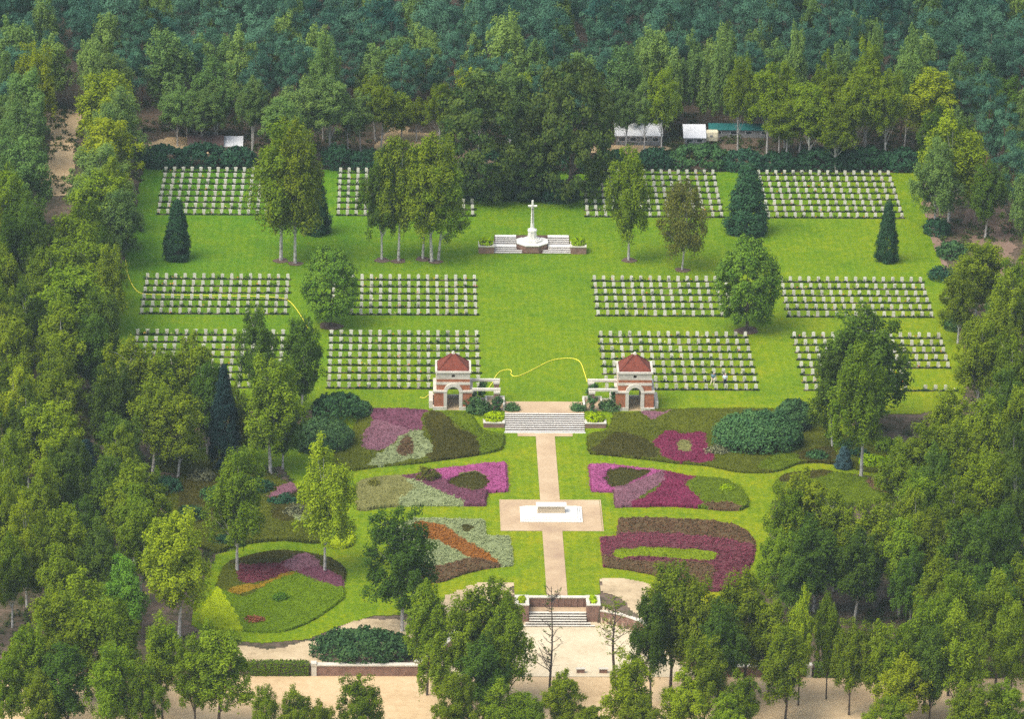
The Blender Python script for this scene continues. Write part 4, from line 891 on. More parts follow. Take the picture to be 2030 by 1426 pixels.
bed('dark heath bed on the right beyond the winding lawn', [(1544,952),(1575,943),(1635,939),(1702,950),(1740,957),(1775,952),(1785,985),(1700,1005),(1620,1000),(1560,990),(1530,975)], 'green',
    [('dark', [(1544,952),(1575,943),(1635,939),(1640,952),(1580,962),(1550,965)]), ('brown', [(1720,955),(1775,952),(1780,985),(1730,980)])], h=0.5)
bed('narrow heath bed in the left birch grove', [(318,935),(330,905),(380,895),(440,905),(470,930),(400,938)], 'olive', [('green', [(330,910),(400,895),(440,910),(380,920)])], h=0.3)

# ------------------------------------------------------------------ hoses
def hose(pp, label, r=0.06, lift=0.05):
    P = [at(*p) for p in pp]; P = [np.array([p[0], p[1], float(gz(p[0], p[1]))+lift]) for p in P]
    out = []; n = len(P)
    for i in range(n-1):
        p0, p1, p2, p3 = P[max(i-1, 0)], P[i], P[i+1], P[min(i+2, n-1)]
        for j in range(6):
            t = j/6; out.append(0.5*((2*p1)+(-p0+p2)*t+(2*p0-5*p1+4*p2-p3)*t*t+(-p0+3*p1-3*p2+p3)*t**3))
    out.append(P[-1]); m = MB(); m.tube(out, r, 6); tag(m.build('garden_hose', MT['hose'], None, True), label, 'hose')
hose([(249,516),(251,535),(257,555),(266,572),(278,582),(300,585),(340,586),(400,587),(460,588),(520,589),(555,592),(570,596),(582,607),(593,622),(603,638),(610,652)], 'yellow garden hose snaking through the headstones on the left side', 0.055, 0.08)
hose([(952,789),(962,778),(975,762),(984,745),(995,736),(1010,734),(1014,738),(1013,743),(1019,747),(1032,745),(1050,737),(1075,724),(1096,715),(1125,711),(1143,714),(1152,722),(1158,738),(1164,758)], 'yellow garden hose curling over the lawn between the two gatehouses')
hose([(833,789),(842,790),(850,784),(857,782),(861,785)], 'short end of yellow hose on the grass beside the left gatehouse')

# ------------------------------------------------------------------ people
MT['skin'] = noisemat('skin', [(0.3, (0.46, 0.28, 0.20)), (0.7, (0.56, 0.36, 0.27))], 3, 8, 0.4, 0.6)
def cloth(name, c): MT[name] = noisemat(name, [(0.3, tuple(0.85*x for x in c)), (0.7, c)], 3, 10, 0.5, 0.9, 0.1); return MT[name]
def skinmesh(name, verts, edges, radii, root, material, parent, lv=1):
    me = bpy.data.meshes.new(name); me.from_pydata(verts, edges, []); me.update(); me.materials.append(material)
    o = bpy.data.objects.new(name, me); COL.objects.link(o); o.parent = parent
    md = o.modifiers.new('skin', 'SKIN'); md.use_smooth_shade = True
    sv = me.skin_vertices[0].data
    for i, r in enumerate(radii): sv[i].radius = (r, r) if not isinstance(r, tuple) else r; sv[i].use_root = (i == root)
    s = o.modifiers.new('sub', 'SUBSURF'); s.levels = lv; s.render_levels = lv
    return o
def person(px, py, rz, J, top, trousers, hair, label, shorts=False):
    p = at(px, py); t = thing('person', label, 'person', tuple(p), rz)
    ks = list(J); V = [J[k] for k in ks]; I = {k: i for i, k in enumerate(ks)}
    E_ = [('pel','chest'),('chest','neck'),('neck','head'),('head','crown'),('chest','shL'),('shL','elL'),('elL','haL'),('chest','shR'),('shR','elR'),('elR','haR'),('pel','hipL'),('hipL','knL'),('knL','anL'),('anL','toL'),('pel','hipR'),('hipR','knR'),('knR','anR'),('anR','toR')]
    rad = {'pel': .15, 'chest': .155, 'neck': .058, 'head': .098, 'crown': .07, 'shL': .07, 'shR': .07, 'elL': .045, 'elR': .045, 'haL': .04, 'haR': .04, 'hipL': .09, 'hipR': .09, 'knL': .06, 'knR': .06, 'anL': .042, 'anR': .042, 'toL': .035, 'toR': .035}
    body = skinmesh('body', V, [(I[a], I[b]) for a, b in E_], [rad[k] for k in ks], I['pel'], MT['skin'], t)
    def sub(name, keys, edges, grow, m, ends={}):
        v = [J[k] if k in J else None for k in keys]; i2 = {k: i for i, k in enumerate(keys)}
        v = [ends.get(k, J.get(k)) for k in keys]
        return skinmesh(name, v, [(i2[a], i2[b]) for a, b in edges], [rad.get(k, .06)+grow for k in keys], 0, m, body)
    sub('shirt', ['pel','chest','shL','elL','shR','elR'], [('pel','chest'),('chest','shL'),('shL','elL'),('chest','shR'),('shR','elR')], 0.028, top)
    lw = ['knL','knR'] if shorts else ['anL','anR']
    ks2 = ['pel','hipL','knL','hipR','knR']+([] if shorts else ['anL','anR'])
    ed_ = [('pel','hipL'),('hipL','knL'),('pel','hipR'),('hipR','knR')]+([] if shorts else [('knL','anL'),('knR','anR')])
    sub('trousers', ks2, ed_, 0.024, trousers)
    h = np.array(J['head']); c = np.array(J['crown'])
    skinmesh('hair', [tuple(h+(0, 0.02, 0.05)), tuple(c+(0, 0.01, 0.015))], [(0, 1)], [.105, .08], 0, hair, body)
    for nm, k in (('shoe', 'L'), ('shoe', 'R')):
        a, b = np.array(J['an'+k]), np.array(J['to'+k]); skinmesh('shoe', [tuple(a+(0, 0, -0.03)), tuple(b)], [(0, 1)], [.055, .048], 0, MT['barkd'], body, 1)
    # five-fingered hands
    for k in 'LR':
        e, hd = np.array(J['el'+k]), np.array(J['ha'+k]); d = (hd-e)/np.linalg.norm(hd-e); sd = np.cross(d, (0, 0, 1)); sd /= np.linalg.norm(sd)+1e-6; m = MB()
        for f in range(4):
            b = hd+d*0.035+sd*(f-1.5)*0.019; l = (0.065, 0.078, 0.074, 0.056)[f]; m.tube([b, b+d*l*0.55, b+d*l+np.array([0, 0, -0.02])], [0.010, 0.009, 0.007], 5)
        m.tube([hd+sd*0.03, hd+sd*0.065+d*0.03, hd+sd*0.07+d*0.06], [0.012, 0.010, 0.008], 5)
        m.build('fingers', MT['skin'], body, True)
    return t
cream = cloth('cream_trousers', (0.74, 0.66, 0.46)); teal = cloth('grey_teal_top', (0.16, 0.26, 0.30)); stripe = cloth('pale_blue_top', (0.62, 0.72, 0.80)); navy = cloth('navy_trousers', (0.015, 0.018, 0.05)); white = cloth('white_hair', (0.74, 0.72, 0.68))
J1 = dict(pel=(0,0,.90), chest=(.03,.02,1.30), neck=(.07,.0,1.48), head=(.10,-.02,1.60), crown=(.11,-.02,1.70), shL=(-.17,.02,1.40), elL=(-.24,.0,1.12), haL=(-.12,-.16,.95), shR=(.22,.02,1.40), elR=(.36,-.05,1.16), haR=(.46,-.16,1.02),
          hipL=(-.09,0,.86), knL=(-.20,-.05,.47), anL=(-.36,.02,.08), toL=(-.38,-.12,.035), hipR=(.10,0,.86), knR=(.12,-.10,.47), anR=(.04,-.10,.07), toR=(.03,-.25,.035))
person(1413, 765, R(12), J1, teal, cream, white, 'person in cream trousers and grey-teal top with pale hair, striding among the headstones')
J2 = dict(pel=(0,0,.90), chest=(0,.02,1.30), neck=(.04,.0,1.48), head=(.06,-.03,1.60), crown=(.06,-.03,1.70), shL=(-.20,.02,1.40), elL=(-.26,-.06,1.14), haL=(-.20,-.22,1.00), shR=(.20,.02,1.40), elR=(.27,-.04,1.14), haR=(.24,-.2,.98),
          hipL=(-.09,0,.86), knL=(-.10,-.03,.47), anL=(-.11,.0,.08), toL=(-.13,-.14,.035), hipR=(.09,0,.86), knR=(.10,-.03,.47), anR=(.12,.0,.08), toR=(.14,-.14,.035))
person(1437, 767, R(-10), J2, stripe, navy, white, 'person in pale blue top and navy trousers, standing behind a headstone')

# ------------------------------------------------------------------ sheds behind the back hedge
MT['whiteroof'] = noisemat('white_sheeting', [(0.3, (0.50, 0.51, 0.53)), (0.55, (0.70, 0.71, 0.73)), (0.7, (0.78, 0.79, 0.80))], 0.6, 3.0, 0.5, 0.7)
MT['cream'] = noisemat('cream_roof', [(0.3, (0.62, 0.55, 0.36)), (0.7, (0.80, 0.74, 0.56))], 0.6, 3.0, 0.5, 0.6)
MT['teal'] = noisemat('teal_sheeting', [(0.3, (0.01, 0.09, 0.09)), (0.7, (0.02, 0.16, 0.15))], 0.6, 3.0, 0.5, 0.6)
MT['greywall'] = noisemat('grey_boards', [(0.3, (0.20, 0.20, 0.20)), (0.7, (0.36, 0.36, 0.36))], 0.6, 3.0, 0.5)
MT['glass'] = noisemat('dark_glass', [(0.3, (0.02, 0.025, 0.03)), (0.7, (0.05, 0.06, 0.07))], 0.6, 3.0, 0.5, 0.15, 0.5)
MT['rust'] = noisemat('rusty_roof', [(0.3, (0.07, 0.045, 0.04)), (0.7, (0.13, 0.085, 0.075))], 0.6, 3.0, 0.5)
def shed(px0, px1, py_eave, py_base, depth, ridge, roofm, wallm, label, cat_='shed', wins=3, name='shed'):
    a, b = at(px0, py_base), at(px1, py_base); W2 = (b[0]-a[0])/2; h = (py_base-py_eave)/(pxm(a)*math.cos(PITCH))
    t = thing(name, label, cat_, ((a[0]+b[0])/2, (a[1]+b[1])/2, 0))
    m = MB(); m.box(-W2, W2, 0, depth, -0.2, h); m.add([(-W2,0,h),(-W2,depth,h),(-W2,depth/2,h+ridge-0.03),(W2,0,h),(W2,depth,h),(W2,depth/2,h+ridge-0.03)], [(0,1,2),(5,4,3)]); m.build('wall', MT[wallm], t)
    r = MB(); e = 0.25
    for s in (0, 1):
        y0 = -e if s == 0 else depth+e; zo = h-e*ridge/(depth/2)
        A = [(-W2-e, y0, zo), (W2+e, y0, zo), (W2+e, depth/2, h+ridge), (-W2-e, depth/2, h+ridge)]
        r.add(A+[(p[0], p[1], p[2]+0.07) for p in A], [(0,1,2,3),(4,7,6,5),(0,4,5,1),(1,5,6,2),(2,6,7,3),(3,7,4,0)])
    rr = r.build('roof', MT[roofm], t)
    nb = max(2, int(W2*2/1.2)); q = MB()
    for i in range(nb+1):
        x = -W2-e+(2*W2+2*e)*i/nb; q.tube([(x, -e, h-e*ridge/(depth/2)+0.085), (x, depth/2, h+ridge+0.085)], 0.025, 4)
    q.build('roof_ribs', MT[roofm], rr)
    for i in range(wins):
        x = -W2+2*W2*(i+0.5)/wins; f = MB(); f.box(x-0.5, x+0.5, -0.05, 0, h*0.35, h*0.8); fo = f.build('window', MT['whiteroof'], t); g = MB(); g.box(x-0.42, x+0.42, -0.06, -0.05, h*0.40, h*0.75); g.build('pane', MT['glass'], fo)
    d = MB(); d.box(W2*0.6, W2*0.6+0.8, -0.045, 0, -0.1, min(1.9, h*0.9)); d.build('door', MT['greywall'], t)
    return t
shed(1222, 1310, 268, 287, 4.6, 1.0, 'whiteroof', 'greywall', 'long low shed with white sheeted roof behind the hedge', wins=4)
shed(1358, 1396, 272, 288, 5.0, 1.1, 'whiteroof', 'greywall', 'taller white roofed shed next to the cream caravan', wins=2)
shed(1408, 1530, 256, 272, 2.0, 0.5, 'teal', 'greywall', 'long lean-to with teal roof behind the hedge', wins=4)
shed(446, 478, 289, 297, 4.4, 0.7, 'whiteroof', 'greywall', 'small white roofed shed behind the hedge on the left', wins=1)
shed(375, 440, 286, 298, 3.2, 0.8, 'rust', 'greywall', 'low shed with rusty roof left of the small white shed', wins=2)
a = at(1404, 281); t = thing('caravan', 'cream caravan parked in front of the white sheds', 'caravan', (a[0], a[1], 0))
prof = [(-1.1, 0.45), (1.1, 0.45), (1.15, 1.3), (0.95, 2.15), (0.0, 2.35), (-0.95, 2.15), (-1.15, 1.3)]
def cprism(m, pr, x0, x1, ins=0.25):
    n = len(pr); cz = 1.4
    secs = [(x0, 0.86), (x0+ins, 1.0), (x1-ins, 1.0), (x1, 0.86)]; V = []
    for x, s in secs: V += [(x, p[0]*s, cz+(p[1]-cz)*s) for p in pr]
    F = [tuple(range(n)), tuple(range(3*n, 4*n))[::-1]]
    for k in range(3): F += [(k*n+(i+1) % n, k*n+i, (k+1)*n+i, (k+1)*n+(i+1) % n) for i in range(n)]
    m.add(V, F)
m = MB(); cprism(m, prof, -2.3, 2.3); m.build('body', MT['cream'], t, bevel=0.05)
for x in (-1.2, 0.6):
    m = MB(); m.box(x-0.35, x+0.35, -1.17, -1.10, 1.3, 1.65); m.build('window', MT['greywall'], t)
for y in (-1.0, 1.0):
    m = MB(); m.tube([(0, y-0.1, 0.32), (0, y+0.1, 0.32)], 0.33, 14); m.build('wheel', MT['barkd'], t)
m = MB(); m.tube([(2.2, 0, 0.5), (3.1, 0, 0.45)], 0.05, 5); m.build('tow_bar', MT['greywall'], t)
t.scale = (0.6, 0.75, 0.75)

# ------------------------------------------------------------------ shrubs
G = 'rhododendrons behind the headstones'
for px, py, wpx, h, ry, lab in [(318,336,100,3.0,2.0,'dark green shrub at the left end of the hedge behind the far left headstones'), (400,335,100,3.2,2.0,'dark green shrub in the hedge in front of the small white shed'), (470,337,70,2.8,2.0,'dark green shrub at the right end of the far left hedge'),
        (668,338,60,3.2,2.2,'dark bluish shrub behind the back plot left of the oaks'), (725,340,70,2.6,2.0,'dark shrub behind the back plot under the slender birches'), (775,338,50,2.2,1.6,'small dark shrub in front of the sandy clearing'), (835,336,60,2.4,1.8,'dark shrub between the birches and the oaks'),
        (1215,338,70,2.4,2.0,'dark shrub at the right edge of the oaks'), (1300,338,80,2.6,2.0,'green shrub below the sandy strip'), (1390,340,130,3.3,2.4,'broad green mounded shrub in front of the caravan'), (1475,342,90,2.8,2.0,'dark green shrub below the teal roof'),
        (1545,341,80,2.4,2.0,'low dark shrub behind the far right headstones'), (1635,341,120,3.0,2.2,'wide dark shrub behind the far right headstones'), (1720,341,100,3.2,2.2,'dark shrub near the right end of the back hedge'), (1790,342,80,3.0,2.0,'dark shrub at the right end of the back hedge')]:
    bush('rhododendron', px, py, wpx, h, ry, 'rhodo' if px == 1390 else 'rhodob', lab, 'shrub', G, 0.22, 1.3)
for px in (905, 975, 1045, 1105):
    bush('rhododendron', px, 398+(px % 7), 84, 2.6+0.3*(px % 3), 2.0, 'rhodob', {905:'dark shrub under the left edge of the oaks', 975:'dark shrub under the left oak', 1045:'dark shrub between the two oaks above the cross', 1105:'dark shrub under the right oak',}[px], 'shrub', 'shrubs under the oaks', 0.2, 1.2)
for px, py, h, lab in [(965,345,3.2,'dark shrub behind the trunk of the left oak'),(1045,338,3.0,'dark shrub in the gap behind the two oaks'),(1120,345,3.2,'dark shrub behind the trunk of the right oak')]:
    bush('rhododendron', px, py, 90, h, 2.2, 'rhodob', lab, 'shrub', 'shrubs under the oaks', 0.2, 1.2)
bush('rhododendron', 1505, 905, 172, 4.3, 3.4, 'rhodo', 'huge rounded rhododendron on the slope to the right of the magenta patch', leafsize=0.16, dens=2.4, lump=0.8)
bush('rhododendron', 1575, 862, 70, 3.0, 2.2, 'rhodo', 'rhododendron at the upper right of the huge rounded one', leafsize=0.16, dens=2.4)
bush('rhododendron', 640, 902, 112, 3.3, 3.2, 'rhodo', 'large dark rhododendron on the slope to the left of the mauve patch', leafsize=0.16, dens=2.4, lump=0.7)
bush('rhododendron', 672, 850, 100, 2.5, 2.2, 'rhodo', 'dark rhododendron at the terrace edge left of the mauve patch', leafsize=0.22, dens=1.3)
bush('shrub', 716, 845, 44, 1.2, 1.4, 'rhodo', 'low shrub between the dark rhododendrons and the mauve patch', leafsize=0.16, dens=1.4)
bush('rhododendron', 720, 1318, 205, 2.8, 2.6, 'rhodo', 'long low rhododendron behind the left roadside wall', leafsize=0.2, dens=1.5, lump=0.6)
bush('shrub', 950, 842, 50, 1.3, 1.0, 'rhodo', 'dark shrub at the foot of the left planter', leafsize=0.15, dens=1.5)
bush('shrub', 1015, 817, 26, 0.75, 0.6, 'rhodo', 'small dark shrub at the left head of the garden steps', leafsize=0.12, dens=1.6)
bush('shrub', 1147, 817, 26, 0.75, 0.6, 'rhodo', 'small dark shrub at the right head of the garden steps', leafsize=0.12, dens=1.6)
bush('shrub', 1210, 838, 40, 1.1, 1.0, 'rhodo', 'dark shrub beside the right planter', leafsize=0.15, dens=1.5)
bush('shrub', 848, 960, 40, 2.0, 1.0, 'olive', 'spiky dark young shrub in the left pink heather bed', leafsize=0.14, dens=1.2)
bush('shrub', 741, 968, 14, 0.8, 0.4, 'olive', 'tiny green shrub in the pale straw heath patch', leafsize=0.12, dens=1.5)
bush('shrub', 1441, 980, 20, 0.9, 0.5, 'limegreen', 'small light green shrub in the right heather bed', leafsize=0.12, dens=1.5)
bush('shrub', 556, 1196, 28, 0.8, 0.6, 'lime', 'small green shrub in the middle of the round left bed', leafsize=0.12, dens=1.5)
bush('shrub', 1672, 893, 40, 1.0, 0.9, 'rhodo', 'dark low shrub left above the blue spruce', leafsize=0.15, dens=1.5)
bush('shrub', 1652, 875, 30, 0.9, 0.7, 'hedge', 'bright green low shrub in the sandy hollow', leafsize=0.15, dens=1.5)
bush('shrub', 1735, 930, 60, 1.3, 1.2, 'limegreen', 'yellowish green shrub right of the slender white trunk', leafsize=0.16, dens=1.4)
bush('shrub', 1755, 905, 36, 2.2, 1.0, 'hedge', 'upright green shrub behind the yellowish green one', leafsize=0.16, dens=1.4)
bush('shrub', 1425, 905, 46, 0.9, 0.9, 'paleleaf', 'low greyish shrub between the magenta patch and the huge rhododendron', leafsize=0.14, dens=1.4)
bush('shrub', 508, 1238, 36, 0.6, 0.6, 'redleaf' if 'redleaf' in L else 'olive', 'clump of reddish plants at the front of the round left bed', leafsize=0.12, dens=1.4)
bush('shrub', 1860, 470, 50, 2.2, 1.6, 'rhodob', 'dark bluish shrub on the right edge of the lawn, upper one', leafsize=0.2, dens=1.2)
bush('shrub', 1890, 515, 60, 2.0, 1.6, 'rhodo', 'dark shrub on the right edge of the lawn, lower one', leafsize=0.2, dens=1.2)

for px, py, wpx, h, ry, lf, lab in [(505,985,70,1.8,1.5,'rhodob','dark shrub in the wild heath left of the pinkish heather'),(425,1000,60,1.6,1.4,'rhodo','green shrub in the wild heath behind the slender left birch'),(375,1040,60,1.7,1.4,'rhodo','shrub at the left end of the wild heath bed'),
        (590,1030,54,1.2,1.2,'paleleaf','greyish shrub in front of the pinkish heather in the wild bed'),(448,1085,70,1.0,1.0,'rhodob','low dark shrub beside the lawn curve above the round bed'),(625,1055,46,1.0,1.0,'limegreen','yellowish shrub behind the slender right birch'),(560,1006,60,1.1,0.9,'rhodob','dark shrub in front of the pinkish heather'),
        (330,985,60,1.8,1.4,'rhodob','dark shrub under the left birch grove'),(470,1045,50,0.9,1.0,'hedge','mid green shrub in the wild heath near the lawn curve'),(400,960,50,1.4,1.2,'paleleaf','greyish shrub under the tall nearly black conifer'),
        (230,1060,70,2.2,1.6,'rhodob','dark shrub beneath the far left garden birch'),(300,1130,60,1.8,1.5,'rhodo','green shrub left of the pale yellow-green birch'),(200,1135,70,2.0,1.6,'rhodob','dark shrub in the lower left wood'),(1620,915,44,0.9,0.9,'rhodo','low green shrub at the right foot of the huge rhododendron'),
        (1700,912,40,1.0,1.0,'rhodob','dark shrub behind the blue spruce'),(1870,560,50,1.8,1.4,'rhodob','dark shrub on the right edge of the lawn, third from the top'),(1905,660,60,2.0,1.6,'rhodo','green shrub on the right edge of the lawn, lowest one')]:
    bush('shrub', px, py, wpx, h, ry, lf, lab, leafsize=0.16, dens=1.3)
# ------------------------------------------------------------------ trees
def tree_base(kind, px, pyb, pyt, wpx, leaf, label, group=None, **kw):
    p = at(px, pyb); h = (pyb-pyt)/(pxm(p)*math.cos(PITCH)); return tree(kind, p, h, wpx/pxm(p), leaf, label, group, **kw)
def top_pos(px, pyt, h):
    z = h
    for _ in range(12):
        p = atz(px, pyt, z); z = float(gz(p[0], p[1]))+h
    return np.array([p[0], p[1], z-h])
TREES = []
def mulch(px, py, r=1.3):
    p = at(px, py); o = link('mulch_patch', npmesh('mulch_patch', *(lambda a: (np.array([(0, 0, 0)]+[(r*(1+0.15*math.sin(3*q+px))*math.cos(q), r*(1+0.15*math.cos(2*q+px))*math.sin(q), 0) for q in a]), np.array([(0, i+1, (i+1) % len(a)+1) for i in range(len(a))])))(np.linspace(0, 6.283, 24, endpoint=False))), MT['mulch'])
    o.location = (p[0], p[1], float(gz(p[0], p[1]))+0.035); tag(o, 'dark mulch ring at the foot of a lawn tree', None, None, 'structure')
# trees standing on the lawns, one by one
for a in [('birch',557,516,262,136,'birch_mid','broad birch on the left lawn, left trunk of the pair before the far left plot'), ('birch',585,522,262,124,'birch_mid','broad birch on the left lawn, right trunk of the pair before the far left plot'),
          ('birch',757,515,312,84,'birch_dark','leftmost slim birch of the clump in front of the back plot left of the cross'), ('birch',790,517,288,112,'birch_mid','second birch from the left in the clump left of the cross'), ('birch',838,513,296,96,'birch_mid','third birch from the left in the clump left of the cross'),
          ('birch',856,519,290,122,'birch_mid','fourth birch from the left in the clump left of the cross'), ('birch',869,516,330,104,'birch_mid','rightmost birch of the clump left of the cross'),
          ('birch',1246,516,308,90,'birch_mid','slender pale birch right of the cross'), ('sparse',1352,535,372,100,'olive','thin olive young tree on the lawn right of the slender birch'),
          ('lime',655,646,500,114,'lime','rounded bright green tree between the left headstone plots'), ('lime',1481,655,484,130,'lime','rounded bright green tree between the right headstone plots'),
          ('birch',644,1136,890,118,'birch_pale','slender birch with white trunk in the round left bed, right one'), ('birch',470,1136,905,120,'birch_mid','slender birch in the round left bed, left one'),
          ('birch',797,1252,1022,140,'birch_dark','dark drooping birch left of the path in front of the rusty orange band'), ('birch',267,1122,928,122,'birch_mid','birch in the brown heath at far left of the garden'),
          ('birch',1707,950,690,140,'birch_mid','tall birch with white trunk standing on the right garden lawn'), ('birch',355,1268,1030,146,'birch_pale','pale yellow-green birch left of the round bed'),
          ('birch',1700,880,628,190,'birch_dark','big dark spreading tree in front of the far right headstones'), ('birch',1650,890,700,90,'birch_dark','dark tree left behind the tall white-trunked birch'),
          ('bare',1090,1398,1160,58,'birch_dark','leafless dark dying tree in the gravel forecourt'), ('wispy',1216,1345,1190,66,'birch_mid','thin half-bare tree at the right side of the forecourt')]:
    tree_base(a[0], *a[1:6], a[6], bark='barkd' if a[0] in ('bare',) else None)
for q in [(557,517),(585,523),(757,516),(790,518),(838,514),(862,519),(1247,516),(1352,536),(655,647),(1481,656)]: mulch(*q, 1.5 if q[0] in (1481, 655) else 1.0)
for a in [('spruce',352,514,403,54,'spruce','dark pointed conifer on the left lawn before the far left plot'), ('spruce',628,462,350,56,'spruce','dark conifer half hidden behind the broad pair of birches'), ('spruce',1480,462,334,84,'spruce','broad dark green conifer between the right back plots'),
          ('spruce',1758,518,406,46,'spruce','narrow dark conifer on the right lawn before the far right plot'), ('cypress',445,938,738,60,'navy','tall narrow nearly black conifer at the left end of the garden'), ('spruce',1672,928,888,34,'blue','small blue spruce on the right garden slope'),
          ('spruce',172,1010,880,70,'navy','dark conifer among the birches at the far left')]:
    tree_base(*a[:6], a[6])
for a in [(950,394,176,180,'great dark oak behind the cross, left of the pair'), (1130,396,146,176,'great dark oak behind the cross, right and taller of the pair')]:
    tree_base('oak', a[0], a[1], a[2], a[3], 'oak', a[4])
tree_base('oak', 1040, 396, 285, 90, 'oak', 'dark oak half hidden between the two great oaks')
# woods: crown top in the photograph, crown width, height in metres, leaf tone
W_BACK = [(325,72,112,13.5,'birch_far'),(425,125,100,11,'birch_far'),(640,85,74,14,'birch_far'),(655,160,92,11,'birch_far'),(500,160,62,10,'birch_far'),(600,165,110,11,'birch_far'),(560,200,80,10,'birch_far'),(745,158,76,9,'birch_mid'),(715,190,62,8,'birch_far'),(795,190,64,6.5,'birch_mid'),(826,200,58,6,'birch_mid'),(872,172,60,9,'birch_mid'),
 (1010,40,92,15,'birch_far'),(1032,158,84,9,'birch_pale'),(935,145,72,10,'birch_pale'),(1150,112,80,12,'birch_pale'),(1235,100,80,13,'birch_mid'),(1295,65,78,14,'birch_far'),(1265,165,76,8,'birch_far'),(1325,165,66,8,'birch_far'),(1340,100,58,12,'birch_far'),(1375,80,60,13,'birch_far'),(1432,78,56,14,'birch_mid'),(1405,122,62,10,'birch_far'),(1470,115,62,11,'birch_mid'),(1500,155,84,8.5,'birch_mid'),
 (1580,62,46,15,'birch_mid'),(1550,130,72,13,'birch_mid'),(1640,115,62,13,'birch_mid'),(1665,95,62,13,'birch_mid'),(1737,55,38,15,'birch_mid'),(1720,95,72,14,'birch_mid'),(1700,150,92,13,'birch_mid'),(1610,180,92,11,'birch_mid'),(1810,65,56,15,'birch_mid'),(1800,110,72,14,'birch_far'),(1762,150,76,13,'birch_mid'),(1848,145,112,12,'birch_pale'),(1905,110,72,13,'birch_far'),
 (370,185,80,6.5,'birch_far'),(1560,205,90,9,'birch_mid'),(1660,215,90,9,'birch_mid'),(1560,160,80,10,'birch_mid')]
W_LEFT = [(30,52,96,14,'birch_mid'),(66,98,84,13,'birch_pale'),(52,150,92,13,'birch_mid'),(15,110,62,13,'birch_mid'),(35,215,104,12,'birch_mid'),(215,155,122,13,'birch_pale'),(232,190,110,12,'birch_mid'),(212,245,128,12,'birch_pale'),(195,300,124,11,'birch_mid'),(45,285,110,12,'birch_mid'),(18,345,90,12,'birch_mid'),(190,352,146,11,'birch_mid'),(235,385,90,10,'birch_mid'),(50,395,100,11,'birch_dark'),(150,420,110,11,'birch_mid'),
 (20,440,90,12,'birch_dark'),(160,465,164,12,'birch_mid'),(95,505,104,12,'birch_mid'),(212,500,80,11,'birch_mid'),(135,545,160,12,'birch_mid'),(50,570,90,12,'birch_dark'),(196,590,92,11,'birch_dark'),(120,635,150,12,'birch_mid'),(30,650,100,12,'birch_mid'),(185,650,90,11,'birch_dark'),(30,740,104,12,'birch_pale'),(95,720,90,11,'birch_mid'),(110,755,110,11,'birch_mid'),(104,812,126,11,'birch_pale'),(22,870,86,11,'birch_mid'),(10,960,70,12,'birch_mid'),
 (262,690,140,13,'birch_mid'),(312,705,110,12,'birch_mid'),(382,680,112,13,'birch_mid'),(215,735,100,12,'birch_dark'),(300,760,120,11,'birch_mid'),(410,730,80,11,'birch_dark'),(535,728,138,13,'birch_mid'),(515,648,94,12,'birch_dark'),(598,655,84,12,'birch_dark'),(470,775,60,9,'birch_mid'),(235,830,100,9,'birch_dark'),(350,790,110,10,'birch_mid'),(560,800,90,8,'birch_dark'),
 (150,880,60,10,'birch_dark'),(48,998,94,12,'birch_pale'),(132,1015,86,11,'birch_pale'),(85,1050,100,10,'birch_mid'),(20,1070,80,10,'birch_mid'),(170,1000,70,10,'birch_dark')]
W_RIGHT = [(1890,240,140,14,'birch_pale'),(1860,290,100,12,'birch_mid'),(1990,215,84,13,'pine'),(1965,150,80,14,'pine'),(1965,60,80,14,'pine'),(2010,290,80,12,'pine'),(1960,330,80,10,'birch_dark'),(1940,488,124,10,'birch_mid'),(1905,545,80,9,'birch_mid'),(2000,552,98,12,'birch_mid'),(1970,610,112,12,'birch_mid'),(1945,670,100,11,'birch_mid'),(2010,680,90,12,'birch_mid'),
 (1990,740,100,12,'birch_dark'),(1880,785,104,11,'birch_mid'),(1950,800,110,12,'birch_mid'),(1835,848,120,11,'birch_mid'),(1900,855,110,11,'birch_mid'),(1785,885,90,9,'birch_mid'),(2010,850,90,12,'birch_dark'),(1955,915,110,12,'birch_pale'),(2015,925,80,12,'birch_dark'),(1830,945,110,11,'birch_mid'),(1895,960,100,11,'birch_mid'),(1595,950,130,12,'birch_pale'),(1560,980,110,11,'birch_mid'),(1660,985,110,11,'birch_mid'),
 (1740,1005,110,11,'birch_mid'),(1620,1040,120,10,'birch_dark'),(1700,1060,110,10,'birch_dark'),(1790,1035,110,11,'birch_mid'),(1850,1030,100,11,'birch_mid'),(1545,1060,90,9,'birch_mid'),(1920,1040,110,12,'birch_dark'),(1990,1020,90,12,'birch_dark'),(1580,1105,90,8,'birch_dark'),(1810,1100,90,9,'birch_dark')]
